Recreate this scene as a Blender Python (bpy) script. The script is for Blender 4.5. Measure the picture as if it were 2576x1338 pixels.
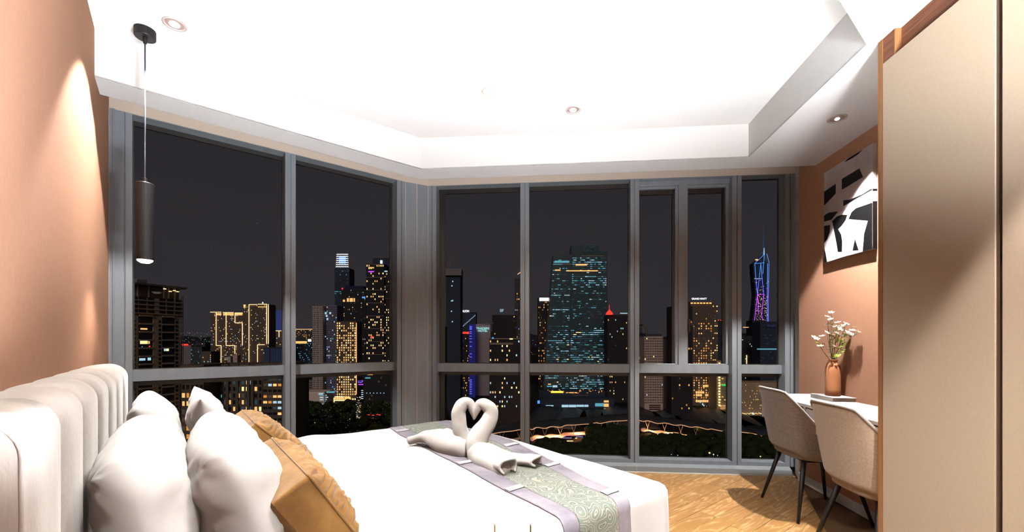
import bpy, bmesh, math, random
from mathutils import Vector, Matrix, noise
random.seed(7)
for _o in list(bpy.data.objects): bpy.data.objects.remove(_o)
SC = bpy.context.scene; COL = SC.collection
CAMZ = 1.22; FPX = 1068.0; CX = 1288.0; HY = 860.0
# ------------------------------------------------------------------ camera
cd = bpy.data.cameras.new('camera'); cam = bpy.data.objects.new('camera', cd); COL.objects.link(cam)
cam.location = (0, 0, CAMZ); cam.rotation_euler = (math.pi/2, 0, 0)
cd.sensor_width = 36; cd.lens = FPX/2576*36; cd.shift_y = (HY-669)/2576; cd.clip_start = .02; cd.clip_end = 20000
SC.camera = cam
# ------------------------------------------------------------------ world: night sky over a lit city
w = bpy.data.worlds.new('night_sky'); SC.world = w; w.use_nodes = True
nt = w.node_tree; bg = nt.nodes['Background']
tc = nt.nodes.new('ShaderNodeTexCoord'); sx = nt.nodes.new('ShaderNodeSeparateXYZ'); cr = nt.nodes.new('ShaderNodeValToRGB')
nt.links.new(tc.outputs['Generated'], sx.inputs[0]); nt.links.new(sx.outputs['Z'], cr.inputs[0]); nt.links.new(cr.outputs[0], bg.inputs[0])
cr.color_ramp.elements[0].position = 0; cr.color_ramp.elements[0].color = (.031, .028, .032, 1)
cr.color_ramp.elements[1].position = .5; cr.color_ramp.elements[1].color = (.024, .021, .024, 1)
bg.inputs[1].default_value = 1.0
# ------------------------------------------------------------------ exposure
vs = SC.view_settings; vs.view_transform = 'Standard'; vs.look = 'None'; vs.exposure = 0.0; vs.gamma = 1; vs.use_curve_mapping = False
try: SC.cycles.max_bounces = 10; SC.cycles.diffuse_bounces = 6; SC.cycles.transparent_max_bounces = 16; SC.cycles.sample_clamp_indirect = 4
except Exception: pass
# ------------------------------------------------------------------ lamps
def spot(name, loc, tgt, watts, size=96, blend=.25, col=(1, .86, .74), rad=.025):
    l = bpy.data.lights.new(name, 'SPOT'); l.energy = watts; l.spot_size = math.radians(size); l.spot_blend = blend
    l.color = col; l.shadow_soft_size = rad
    o = bpy.data.objects.new(name, l); COL.objects.link(o); o.location = loc
    d = Vector(tgt)-Vector(loc); o.rotation_euler = d.to_track_quat('-Z', 'Y').to_euler(); return o
def point(name, loc, watts, col, rad, parent=None):
    l = bpy.data.lights.new(name, 'POINT'); l.energy = watts; l.color = col; l.shadow_soft_size = rad
    o = bpy.data.objects.new(name, l); COL.objects.link(o); o.location = loc
    if parent: o.parent = parent
    return o
DL = [(-1.83, 2.302, 2.944), (.454, 3.151, 2.944), (2.125, 2.774, 2.68), (1.30, .78, 2.68), (.10, 1.35, 2.944), (.45, .15, 2.68)]  # last two are added out of frame to brighten bed and pillows
EN = [330, 120, 400, 300, 200, 200]
for i, (p, e) in enumerate(zip(DL, EN)):
    spot('downlight_beam', (p[0], p[1], p[2]-.012), (p[0], p[1], 0), e, size=[88, 110, 92, 82, 100, 120][i], blend=[.22, .5, .2, .22, .6, .6][i], col=(1, .93, .86))
def uplight(name, loc, tilt, watts, size, spread=110, col=(.97, .98, 1)):
    l = bpy.data.lights.new(name, 'AREA'); l.shape = 'DISK'; l.size = size; l.energy = watts; l.color = col; l.spread = math.radians(spread)
    o = bpy.data.objects.new(name, l); COL.objects.link(o); o.location = loc
    o.rotation_euler = Vector(tilt).to_track_quat('-Z', 'Y').to_euler(); return o
UP = [(.08, .60, .70), (1.12, .10, .90), (.75, -.70, .95)]  # added unseen uplights that fill ceiling and room with light
uplight('fill_uplight_beam', UP[0], (-.12, .10, 1), 150, .34, 130)
uplight('fill_uplight_beam', UP[1], (-.25, .18, 1), 130, .34, 130)
uplight('fill_uplight_beam', UP[2], (-.03, .1, 1), 430, .34, 125)
# dim glow of the city on its own facades
l = bpy.data.lights.new('city_glow', 'SUN'); l.energy = .85; l.color = (1, .80, .68); l.angle = .5
o = bpy.data.objects.new('city_glow', l); COL.objects.link(o); o.rotation_euler = (math.radians(62), 0, math.radians(-12))

# ------------------------------------------------------------------ materials
MT = {}
def mat(name, col=(.8, .8, .8), rough=.5, metal=0, emit=None, es=1.0, spec=.5, sheen=0, coat=0):
    if name in MT: return MT[name]
    m = bpy.data.materials.new(name); m.use_nodes = True; b = m.node_tree.nodes['Principled BSDF']
    b.inputs['Base Color'].default_value = (*col, 1); b.inputs['Roughness'].default_value = rough; b.inputs['Metallic'].default_value = metal
    b.inputs['Specular IOR Level'].default_value = spec
    if sheen: b.inputs['Sheen Weight'].default_value = sheen
    if coat: b.inputs['Coat Weight'].default_value = coat
    if emit: b.inputs['Emission Color'].default_value = (*emit, 1); b.inputs['Emission Strength'].default_value = es
    MT[name] = m; return m
def nodes(m): return m.node_tree, m.node_tree.nodes['Principled BSDF']
def mapped(nt, scale=(1, 1, 1), rnd=False, coord='Object'):
    t = nt.nodes.new('ShaderNodeTexCoord'); mp = nt.nodes.new('ShaderNodeMapping'); mp.inputs['Scale'].default_value = scale
    nt.links.new(t.outputs[coord], mp.inputs[0])
    if rnd:
        oi = nt.nodes.new('ShaderNodeObjectInfo'); mu = nt.nodes.new('ShaderNodeVectorMath'); mu.operation = 'SCALE'
        cb = nt.nodes.new('ShaderNodeCombineXYZ')
        for k in range(3): nt.links.new(oi.outputs['Random'], cb.inputs[k])
        nt.links.new(cb.outputs[0], mu.inputs[0]); mu.inputs['Scale'].default_value = 37.0
        nt.links.new(mu.outputs[0], mp.inputs['Location'])
    return mp.outputs[0]
def noise_mix(m, c1, c2, scale=(1, 1, 1), ns=5, det=4, dist=0, bump=0, bscale=None, lo=.35, hi=.65, rnd=False, bd=.01):
    nt, b = nodes(m); v = mapped(nt, scale, rnd)
    n = nt.nodes.new('ShaderNodeTexNoise'); n.inputs['Scale'].default_value = ns; n.inputs['Detail'].default_value = det; n.inputs['Distortion'].default_value = dist
    r = nt.nodes.new('ShaderNodeValToRGB'); r.color_ramp.elements[0].position = lo; r.color_ramp.elements[1].position = hi
    r.color_ramp.elements[0].color = (*c1, 1); r.color_ramp.elements[1].color = (*c2, 1)
    nt.links.new(v, n.inputs['Vector']); nt.links.new(n.outputs[0], r.inputs[0]); nt.links.new(r.outputs[0], b.inputs['Base Color'])
    if bump:
        bn = nt.nodes.new('ShaderNodeTexNoise'); bn.inputs['Scale'].default_value = bscale or ns*4; bn.inputs['Detail'].default_value = 3
        nt.links.new(v, bn.inputs['Vector'])
        bp = nt.nodes.new('ShaderNodeBump'); bp.inputs['Strength'].default_value = bump; bp.inputs['Distance'].default_value = bd
        nt.links.new(bn.outputs[0], bp.inputs['Height']); nt.links.new(bp.outputs[0], b.inputs['Normal'])
    return m
CEIL = mat('ceiling_paint', (.86, .85, .835), .9, spec=.2)
CREAM = mat('cream_paint', (.66, .56, .47), .85, spec=.2)
WHITEP = mat('white_paint', (.78, .76, .73), .6)
WALL = noise_mix(mat('tan_wallpaper', (.50, .285, .185), .85, spec=.2), (.475, .265, .17), (.525, .295, .195), (60, 60, 8), 4, 3, bump=.15, bscale=60, bd=.002)
BACKW = mat('rear_wall_paint', (.85, .84, .83), .9)
ALU = noise_mix(mat('grey_aluminium', (.3, .31, .32), .36, .25), (.30, .345, .395), (.34, .385, .435), (2, 2, .3), 8, 2)
ALUD = mat('dark_gasket', (.012, .011, .01), .5)
LEDGE = mat('grey_stone_ledge', (.36, .41, .45), .3, .2)
SEAM = mat('pale_sealant', (.55, .48, .42), .7)
SEAMD = mat('dark_joint', (.03, .03, .03), .7)
BLACK = mat('black_metal', (.008, .008, .009), .45, 0, spec=.3)
GOLD = mat('brass', (.75, .5, .16), .25, 1)
WHITE = mat('white_laminate', (.80, .76, .75), .4)
DRAW = mat('pinkish_white_laminate', (.70, .62, .61), .45)
PAPER = mat('paper', (.82, .81, .80), .8)
LAMP = mat('lamp_glow', (1, 1, 1), .5, emit=(1, .93, .85), es=9)
LED = mat('lamp_reflector', (.5, .38, .34), .3, .5)
RING = mat('lamp_ring', (.55, .47, .44), .4)
BEIGE = noise_mix(mat('beige_door_panel', (.6, .5, .37), .42), (.60, .485, .36), (.63, .515, .385), (3, 3, 3), 40, 2)
BRONZE = mat('bronze_channel', (.17, .12, .09), .35, .6)
SHEET = noise_mix(mat('white_cotton', (.87, .875, .885), .85, sheen=.2), (.85, .855, .87), (.89, .89, .895), (1, 1, 1), 3, 4, bump=.25, bscale=14, bd=.006)
TOWEL = noise_mix(mat('white_terry', (.88, .87, .85), .95, sheen=.4), (.86, .85, .82), (.9, .89, .87), (1, 1, 1), 30, 3, bump=.5, bscale=420, bd=.002)
# glass: faint mirror, strongest at grazing angles
gm = bpy.data.materials.new('window_glass'); gm.use_nodes = True; n = gm.node_tree; n.nodes.clear()
oN = n.nodes.new('ShaderNodeOutputMaterial'); mx = n.nodes.new('ShaderNodeMixShader'); tr = n.nodes.new('ShaderNodeBsdfTransparent'); gl = n.nodes.new('ShaderNodeBsdfGlossy')
gl.inputs['Roughness'].default_value = .01; lw = n.nodes.new('ShaderNodeLayerWeight'); lw.inputs[0].default_value = .5
pw = n.nodes.new('ShaderNodeMath'); pw.operation = 'POWER'; pw.inputs[1].default_value = 5; ml = n.nodes.new('ShaderNodeMath'); ml.operation = 'MULTIPLY_ADD'; ml.inputs[1].default_value = .15; ml.inputs[2].default_value = .0045
n.links.new(lw.outputs['Facing'], pw.inputs[0]); n.links.new(pw.outputs[0], ml.inputs[0]); n.links.new(ml.outputs[0], mx.inputs[0])
n.links.new(tr.outputs[0], mx.inputs[1]); n.links.new(gl.outputs[0], mx.inputs[2]); n.links.new(mx.outputs[0], oN.inputs[0])
tr.inputs[0].default_value = (.97, .98, .99, 1); MT['window_glass'] = gm; GLASS = gm
# walnut veneer
WOOD = mat('walnut_veneer', (.25, .1, .05), .45)
nt, b = nodes(WOOD); v = mapped(nt, (14, 14, 1.2)); nz = nt.nodes.new('ShaderNodeTexNoise'); nz.inputs['Scale'].default_value = 6; nz.inputs['Detail'].default_value = 6; nz.inputs['Distortion'].default_value = .6
r = nt.nodes.new('ShaderNodeValToRGB'); r.color_ramp.elements[0].color = (.12, .045, .025, 1); r.color_ramp.elements[1].color = (.30, .13, .075, 1); r.color_ramp.elements[0].position = .3; r.color_ramp.elements[1].position = .7
nt.links.new(v, nz.inputs['Vector']); nt.links.new(nz.outputs[0], r.inputs[0]); nt.links.new(r.outputs[0], b.inputs['Base Color'])
WOODH = WOOD.copy(); WOODH.name = 'walnut_veneer_lengthwise'; [x for x in WOODH.node_tree.nodes if x.type == 'MAPPING'][0].inputs['Scale'].default_value = (3, 1.2, 30)
EDGE = noise_mix(mat('walnut_edge', (.4, .2, .08), .4), (.33, .155, .06), (.42, .21, .09), (20, 20, .6), 5, 3)
# limed oak planks
OAK = mat('limed_oak', (.5, .3, .12), .42)
nt, b = nodes(OAK); v = mapped(nt, (1, 1, 1), rnd=True)
m1 = nt.nodes.new('ShaderNodeMapping'); m1.inputs['Scale'].default_value = (1.6, 11, 1); nt.links.new(v, m1.inputs[0])
n1 = nt.nodes.new('ShaderNodeTexNoise'); n1.inputs['Scale'].default_value = 1.1; n1.inputs['Detail'].default_value = 2; n1.inputs['Distortion'].default_value = .5; nt.links.new(m1.outputs[0], n1.inputs['Vector'])
mu = nt.nodes.new('ShaderNodeMath'); mu.operation = 'MULTIPLY'; mu.inputs[1].default_value = 46; nt.links.new(n1.outputs[0], mu.inputs[0])
sn = nt.nodes.new('ShaderNodeMath'); sn.operation = 'SINE'; nt.links.new(mu.outputs[0], sn.inputs[0])
n2 = nt.nodes.new('ShaderNodeTexNoise'); n2.inputs['Scale'].default_value = 5; n2.inputs['Detail'].default_value = 4; nt.links.new(m1.outputs[0], n2.inputs['Vector'])
ad = nt.nodes.new('ShaderNodeMath'); ad.operation = 'MULTIPLY_ADD'; ad.inputs[1].default_value = 1.2; nt.links.new(n2.outputs[0], ad.inputs[0]); nt.links.new(sn.outputs[0], ad.inputs[2])
rp = nt.nodes.new('ShaderNodeValToRGB'); e = rp.color_ramp.elements; e[0].position = .0; e[0].color = (.40, .215, .07, 1); e[1].position = 1; e[1].color = (.72, .52, .30, 1)
q = rp.color_ramp.elements.new(.78); q.color = (.47, .265, .09, 1)
mr = nt.nodes.new('ShaderNodeMapRange'); mr.inputs[1].default_value = -.7; mr.inputs[2].default_value = 1.85; nt.links.new(ad.outputs[0], mr.inputs[0]); nt.links.new(mr.outputs[0], rp.inputs[0])
oi = nt.nodes.new('ShaderNodeObjectInfo'); hs = nt.nodes.new('ShaderNodeHueSaturation'); mv = nt.nodes.new('ShaderNodeMapRange'); mv.inputs[3].default_value = .82; mv.inputs[4].default_value = 1.16
nt.links.new(oi.outputs['Random'], mv.inputs[0]); nt.links.new(mv.outputs[0], hs.inputs['Value']); nt.links.new(rp.outputs[0], hs.inputs['Color']); nt.links.new(hs.outputs[0], b.inputs['Base Color'])
SUB = mat('floor_substrate', (.12, .07, .03), .9)
# velvet and fabrics
VELVET = noise_mix(mat('cream_velvet', (.62, .55, .5), .85, sheen=.6), (.42, .37, .335), (.58, .53, .49), (1, 1, .35), 7, 5, dist=.6, bump=.35, bscale=160, bd=.003)
GREYF = noise_mix(mat('grey_chair_fabric', (.3, .26, .23), .9, sheen=.3), (.26, .225, .20), (.36, .315, .285), (1, 1, 1), 90, 4, bump=.4, bscale=300, bd=.002)
BEIGEF = noise_mix(mat('beige_chair_fabric', (.55, .42, .3), .9, sheen=.3), (.50, .385, .28), (.60, .47, .35), (1, 1, 1), 90, 4, bump=.4, bscale=300, bd=.002)
PIPE = mat('pale_piping', (.72, .69, .68), .8)
MUST = noise_mix(mat('mustard_velvet', (.5, .28, .06), .8, sheen=.5), (.27, .13, .025), (.46, .255, .065), (1, 1, 1), 9, 5, bump=.3, bscale=60, bd=.004)
LILAC = noise_mix(mat('lilac_satin', (.5, .47, .56), .32), (.27, .26, .33), (.43, .41, .48), (2, 2, 2), 3.5, 3, bump=.3, bscale=12, bd=.01)
SATIN = mat('white_satin', (.82, .82, .88), .25)
TERRA = noise_mix(mat('terracotta_glaze', (.56, .25, .12), .5), (.54, .235, .11), (.60, .28, .135), (1, 1, 1), 10, 3)
# damask runner: scrolling outlines
DAM = mat('sage_damask', (.6, .65, .58), .5)
nt, b = nodes(DAM); v = mapped(nt, (1, 1, 1))
dn = nt.nodes.new('ShaderNodeTexNoise'); dn.inputs['Scale'].default_value = 9; dn.inputs['Detail'].default_value = 1; nt.links.new(v, dn.inputs['Vector'])
dm = nt.nodes.new('ShaderNodeVectorMath'); dm.operation = 'MULTIPLY_ADD'; dm.inputs[1].default_value = (.11, .11, .11); nt.links.new(dn.outputs['Color'], dm.inputs[0]); nt.links.new(v, dm.inputs[2])
vo = nt.nodes.new('ShaderNodeTexVoronoi'); vo.inputs['Scale'].default_value = 14; nt.links.new(dm.outputs[0], vo.inputs['Vector'])
mm = nt.nodes.new('ShaderNodeMath'); mm.operation = 'MULTIPLY'; mm.inputs[1].default_value = 17; nt.links.new(vo.outputs['Distance'], mm.inputs[0])
ss = nt.nodes.new('ShaderNodeMath'); ss.operation = 'SINE'; nt.links.new(mm.outputs[0], ss.inputs[0])
rr = nt.nodes.new('ShaderNodeValToRGB'); e = rr.color_ramp.elements; rr.color_ramp.interpolation = 'EASE'
e[0].position = 0; e[0].color = (.22, .28, .25, 1); e[1].position = 1; e[1].color = (.27, .33, .30, 1)
for p_, c_ in ((.16, (.24, .30, .27, 1)), (.26, (.05, .07, .06, 1)), (.35, (.46, .47, .39, 1)), (.76, (.50, .51, .43, 1)), (.87, (.07, .10, .085, 1))):
    k = rr.color_ramp.elements.new(p_); k.color = c_
mr = nt.nodes.new('ShaderNodeMapRange'); mr.inputs[1].default_value = -1; mr.inputs[2].default_value = 1; nt.links.new(ss.outputs[0], mr.inputs[0]); nt.links.new(mr.outputs[0], rr.inputs[0]); nt.links.new(rr.outputs[0], b.inputs['Base Color'])
b.inputs['Sheen Weight'].default_value = .3

# ------------------------------------------------------------------ mesh helpers
class Fr:
    """local frame on the floor plan: a along ex, b along ey, z up"""
    def __init__(s, o, ex, ey): s.o = Vector(o).to_2d() if len(o) > 2 else Vector(o); s.ex = Vector(ex).normalized(); s.ey = Vector(ey).normalized()
    def p(s, a, b, z): q = s.o+s.ex*a+s.ey*b; return Vector((q.x, q.y, z))
    def a_of(s, px, b=0):
        r = (px-CX)/FPX; o = s.o+s.ey*b     # o.x + a ex.x = r (o.y + a ex.y)
        return (r*o.y-o.x)/(s.ex.x-r*s.ex.y)
G = Fr((0, 0), (1, 0), (0, 1))
class MB:
    def __init__(s): s.v = []; s.f = []; s.m = []; s.mats = []
    def mi(s, m):
        if m not in s.mats: s.mats.append(m)
        return s.mats.index(m)
    def add(s, vs, fs, m=0):
        o = len(s.v); s.v += [tuple(x) for x in vs]; s.f += [tuple(i+o for i in f) for f in fs]; s.m += [m]*len(fs)
    def box(s, fr, a0, a1, b0, b1, z0, z1, m=0):
        P = [fr.p(a, b, z) for z in (z0, z1) for b in (b0, b1) for a in (a0, a1)]
        s.add(P, [(0, 1, 3, 2), (4, 6, 7, 5), (0, 4, 5, 1), (2, 3, 7, 6), (0, 2, 6, 4), (1, 5, 7, 3)], m)
    def prism(s, pts, z0, z1, m=0):
        k = len(pts); s.add([(x, y, z0) for x, y in pts]+[(x, y, z1) for x, y in pts],
              [tuple(range(k))[::-1], tuple(range(k, 2*k))]+[(i, (i+1) % k, (i+1) % k+k, i+k) for i in range(k)], m)
    def tube(s, pts, rad, seg=10, cap=True, m=0, flat=1.0):
        pts = [Vector(p) for p in pts]; n = len(pts); rad = rad if hasattr(rad, '__len__') else [rad]*n
        rings = []; up = None
        for i, p in enumerate(pts):
            t = (pts[min(i+1, n-1)]-pts[max(i-1, 0)]).normalized()
            if up is None: up = Vector((0, 0, 1)) if abs(t.z) < .9 else Vector((1, 0, 0))
            x = t.cross(up).normalized(); up = x.cross(t).normalized()
            rings.append([p+(x*math.cos(2*math.pi*k/seg)+up*math.sin(2*math.pi*k/seg)*flat)*rad[i] for k in range(seg)])
        vs_ = [q for r_ in rings for q in r_]; fs = [(i*seg+k, i*seg+(k+1) % seg, (i+1)*seg+(k+1) % seg, (i+1)*seg+k) for i in range(n-1) for k in range(seg)]
        if cap: fs += [tuple(range(seg))[::-1], tuple((n-1)*seg+k for k in range(seg))]
        s.add(vs_, fs, m)
    def lathe(s, c, prof, seg=24, m=0, rib=None):
        c = Vector(c); vs_ = []
        for r_, z in prof:
            for k in range(seg):
                a = 2*math.pi*k/seg; q = r_*(1+(rib(k, z) if rib else 0)); vs_.append(c+Vector((q*math.cos(a), q*math.sin(a), z)))
        n = len(prof); fs = [(i*seg+k, i*seg+(k+1) % seg, (i+1)*seg+(k+1) % seg, (i+1)*seg+k) for i in range(n-1) for k in range(seg)]
        fs += [tuple(range(seg))[::-1], tuple((n-1)*seg+k for k in range(seg))]
        s.add(vs_, fs, m)
    def grid(s, fn, nu, nv, m=0, closed=False):
        vs_ = [fn(i/(nu), j/(nv)) for j in range(nv+1) for i in range(nu+1)]
        s.add(vs_, [(j*(nu+1)+i, j*(nu+1)+i+1, (j+1)*(nu+1)+i+1, (j+1)*(nu+1)+i) for j in range(nv) for i in range(nu)], m)
    def build(s, name, mats, parent=None, smooth=False, bevel=0, sub=0, solid=0, loc=None, recalc=True, mod=None, weld=0):
        me = bpy.data.meshes.new(name); me.from_pydata([tuple(v) for v in s.v], [], s.f)
        mats = s.mats or (mats if isinstance(mats, (list, tuple)) else [mats])
        for x in mats: me.materials.append(x)
        if len(mats) > 1: me.polygons.foreach_set('material_index', s.m)
        if recalc:
            bm = bmesh.new(); bm.from_mesh(me)
            if weld: bmesh.ops.remove_doubles(bm, verts=bm.verts, dist=weld)
            bmesh.ops.recalc_face_normals(bm, faces=bm.faces); bm.to_mesh(me); bm.free()
        if smooth: me.polygons.foreach_set('use_smooth', [True]*len(me.polygons))
        o = bpy.data.objects.new(name, me); COL.objects.link(o)
        if loc is not None:      # move origin
            me.transform(Matrix.Translation(-Vector(loc))); o.location = loc
        if parent is not None:
            o.parent = parent; o.matrix_parent_inverse = Matrix.Translation(-Vector(parent.location)) if parent.rotation_euler.z == 0 else parent.matrix_basis.inverted()
        if bevel: b_ = o.modifiers.new('bevel', 'BEVEL'); b_.width = bevel; b_.segments = 2; b_.limit_method = 'ANGLE'
        if solid: b_ = o.modifiers.new('solid', 'SOLIDIFY'); b_.thickness = solid; b_.offset = 0
        if sub: b_ = o.modifiers.new('sub', 'SUBSURF'); b_.levels = sub; b_.render_levels = sub
        return o
def tag(o, label=None, cat=None, group=None, kind=None):
    if label: o['label'] = label
    if cat: o['category'] = cat
    if group: o['group'] = group
    if kind: o['kind'] = kind
    return o
def empty(name, loc, label, cat, group=None, kind=None):
    o = bpy.data.objects.new(name, None); COL.objects.link(o); o.location = loc; o.empty_display_size = .1
    return tag(o, label, cat, group, kind)
def struct(o): o['kind'] = 'structure'; return o
def boxo(name, fr, a0, a1, b0, b1, z0, z1, m, parent=None, bevel=0):
    k = MB(); k.box(fr, a0, a1, b0, b1, z0, z1); return k.build(name, m, parent, bevel=bevel)
def PX(px, py, Z): return Vector(((px-CX)/FPX*Z, Z, CAMZ-(py-HY)/FPX*Z))
def cat_rom(pts, n=6):
    P = [Vector(p) for p in pts]; P = [2*P[0]-P[1]]+P+[2*P[-1]-P[-2]]; out = []
    for i in range(1, len(P)-2):
        for k in range(n):
            t = k/n; a, b_, c, d = P[i-1:i+3]
            out.append(.5*((2*b_)+(c-a)*t+(2*a-5*b_+4*c-d)*t*t+(3*b_-a-3*c+d)*t**3))
    out.append(P[-2]); return out
def lerp_list(r, n=6):
    return [v.x for v in cat_rom([(x, 0, 0) for x in r], n)]

# ------------------------------------------------------------------ frames of the room
SOF, TOP = 2.68, 2.944
CL = Vector((-2.709, 2.853))
W = Fr(CL, (.623, -.782), (.782, .623))              # headboard wall: a towards the viewer, b into the room
L = Fr(CL, (.7838, .621), (.621, -.7838))            # left window
rz = 4.129/(1+8.41e-5*(1063-1500)); CC = Vector(((1063.5-CX)/FPX*4.286, 4.286))
R = Fr(CC, (.99584, -.0911), (-.0911, -.99584))      # right window
D = Fr((2.194, 0), (.0904, .9959), (-.9959, .0904))  # desk wall: a away from the viewer, b into the room
WH = 3.02                                            # top of the curtain recess
def isect(p, d, q, e):
    p, d, q, e = map(Vector, (p, d, q, e)); t = (q-p).cross(e)/d.cross(e); return p+d*t
# ---------------- shell
m = MB(); m.box(W, -.05, 5.3, -.12, 0, 0, WH); struct(m.build('wall_left', WALL))
m = MB(); m.box(D, -1.9, 3.765, -.12, 0, 0, WH); struct(m.build('wall_right', WALL))
B1 = D.p(-1.75, 0, 0).to_2d(); B2 = W.p(5.2, 0, 0).to_2d()
bd = (B1-B2).normalized(); K = Fr(B2, bd, (bd.y, -bd.x))
boxo('wall_back', K, -.1, (B1-B2).length+.1, 0, .1, 0, WH, BACKW)['kind'] = 'structure'
# cream return between desk wall and window
aR = R.a_of(2000); pR = R.p(aR, 0, 0).to_2d(); pD = D.p(3.765, 0, 0).to_2d()
m = MB(); m.prism([pD, pR, pR+Vector((.12, .05)), pD+Vector((.12, -.02))], .0, WH); struct(m.build('trim_1', WHITEP))
# header strips above the windows, closing the curtain recess
T_ = 2.793
aLc = L.a_of(1020); aRc = R.a_of(1077)
boxo('wall_window_left', L, -.02, aLc, -.1, 0, T_, WH, CREAM)['kind'] = 'structure'
boxo('wall_window_right', R, aRc, aR, -.1, 0, T_, WH, CREAM)['kind'] = 'structure'
cl0 = L.p(aLc, 0, 0).to_2d(); cr0 = R.p(aRc, 0, 0).to_2d()
KC = Fr(cl0, cr0-cl0, (1, 0)); KC.ey = Vector((KC.ex.y, -KC.ex.x)); wc = (cr0-cl0).length
boxo('wall_window_corner', KC, -.01, wc+.01, -.1, 0, T_, WH, CREAM)['kind'] = 'structure'
# floor
RP = [W.p(5.2, 0, 0).to_2d(), D.p(-1.75, 0, 0).to_2d(), D.p(3.765, 0, 0).to_2d(), R.p(aR, 0, 0).to_2d(), CC, CL]
m = MB(); m.prism([(x, y) for x, y in [W.p(5.4, -.1, 0).to_2d(), D.p(-1.9, -.1, 0).to_2d(), R.p(aR+.1, -.1, 0).to_2d(), CC+Vector((0, .15)), CL+Vector((-.15, .05))]], -.12, -.012)
floor = struct(m.build('floor', SUB))
th = math.atan2(.621, .7838); ca, sa = math.cos(th), math.sin(th)
RPl = [Vector((p.x*ca+p.y*sa, -p.x*sa+p.y*ca)) for p in RP]
if sum(RPl[i].cross(RPl[(i+1) % 6]) for i in range(6)) < 0: RPl.reverse()
def clip(poly, clipper):
    for i in range(len(clipper)):
        a, b_ = clipper[i], clipper[(i+1) % len(clipper)]; e_ = b_-a; out = []
        for j in range(len(poly)):
            p, q_ = poly[j], poly[(j+1) % len(poly)]; dp = e_.cross(p-a); dq = e_.cross(q_-a)
            if dp >= 0: out.append(p)
            if (dp >= 0) != (dq >= 0): out.append(p+(q_-p)*(dp/(dp-dq)))
        poly = out
        if len(poly) < 3: return []
    return poly
PW = .128; x0 = min(p.x for p in RPl); x1 = max(p.x for p in RPl); y0 = min(p.y for p in RPl); y1 = max(p.y for p in RPl)
row = 0; y = y0-.03; npl = 0
while y < y1:
    x = x0-[.1, .62, .35, .85][row % 4]-random.random()*.12
    while x < x1:
        ln = random.choice([.92, 1.15, 1.15, 1.38]); g = .0013
        poly = clip([Vector(q) for q in ((x+g, y+g), (x+ln-g, y+g), (x+ln-g, y+PW-g), (x+g, y+PW-g))], RPl)
        if len(poly) >= 3 and npl < 290:
            m = MB(); m.prism([(p.x, p.y) for p in poly], -.0118, -random.random()*.0006)
            o = m.build('plank', OAK, floor); o.matrix_parent_inverse = Matrix(); o.rotation_euler = (0, 0, th); npl += 1
        x += ln
    y += PW; row += 1
# ceilings
sl0, sl1 = Vector((-2.178, 2.711)), Vector((-1.103, 3.592)); sr0, sr1 = Vector((-.4537, 3.785)), Vector((1.976, 3.564))
S0 = isect(sl0, sl1-sl0, CL, W.ex); S1 = isect(sl0, sl1-sl0, sr0, sr1-sr0); S2 = isect(sr0, sr1-sr0, D.o, D.ex)
T0 = W.p(.665, 0, 0).to_2d(); T1 = Vector((-.769, 3.593)); T2 = Vector((1.871, 3.358)); T3 = Vector((1.741, 2.085)); T4 = W.p(3.37, 0, 0).to_2d()
T0 = isect(T1, Vector((.772, .635)), CL, W.ex)
S1a = S1+(S0-S1).normalized()*.12; S1b = S1+(S2-S1).normalized()*.12; S1m = (S1a+S1b)/2*.45+S1*.55
outer = [S0, S1a, S1m, S1b, S2, B1, B2, T4, T3, T2, T1, T0]
m = MB(); m.prism([tuple(p) for p in outer], SOF, SOF+.008)
tr_ = [T0, T1, T2, T3, T4]
for i in range(4): a, b_ = tr_[i], tr_[i+1]; m.add([(*a, SOF), (*b_, SOF), (*b_, TOP), (*a, TOP)], [(0, 1, 2, 3)])
ed = [S0, S1a, S1m, S1b, S2]
for i in range(4): a, b_ = ed[i], ed[i+1]; m.add([(*a, SOF), (*b_, SOF), (*b_, WH), (*a, WH)], [(0, 1, 2, 3)])
cs = m.build('ceiling', CEIL); struct(cs)
m = MB(); m.prism([tuple(W.p(.2, -.05, 0).to_2d()), tuple(T1+Vector((0, .15))), tuple(T2+Vector((.15, .15))), tuple(T3+Vector((.2, 0))), tuple(W.p(3.6, -.05, 0).to_2d())], TOP, TOP+.05)
struct(m.build('ceiling_upper', CEIL)).name = 'ceiling_tray'
m = MB(); m.prism([tuple(W.p(5.4, -.1, 0).to_2d()), tuple(D.p(-1.9, -.1, 0).to_2d()), tuple(R.p(aR+.2, -.1, 0).to_2d()), tuple(CC+Vector((0, .15))), tuple(CL+Vector((-.15, .05)))], WH, WH+.08)
struct(m.build('ceiling_slab', CEIL))
# baseboard on the desk wall and trims at the window foot
m = MB(); m.box(D, .0, 3.765, 0, .012, 0, .073); struct(m.build('baseboard_right', WHITEP))
m = MB(); m.box(K, .02, (B1-B2).length-.1, -.012, 0, 0, .073); struct(m.build('baseboard_back', WHITEP))

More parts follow.
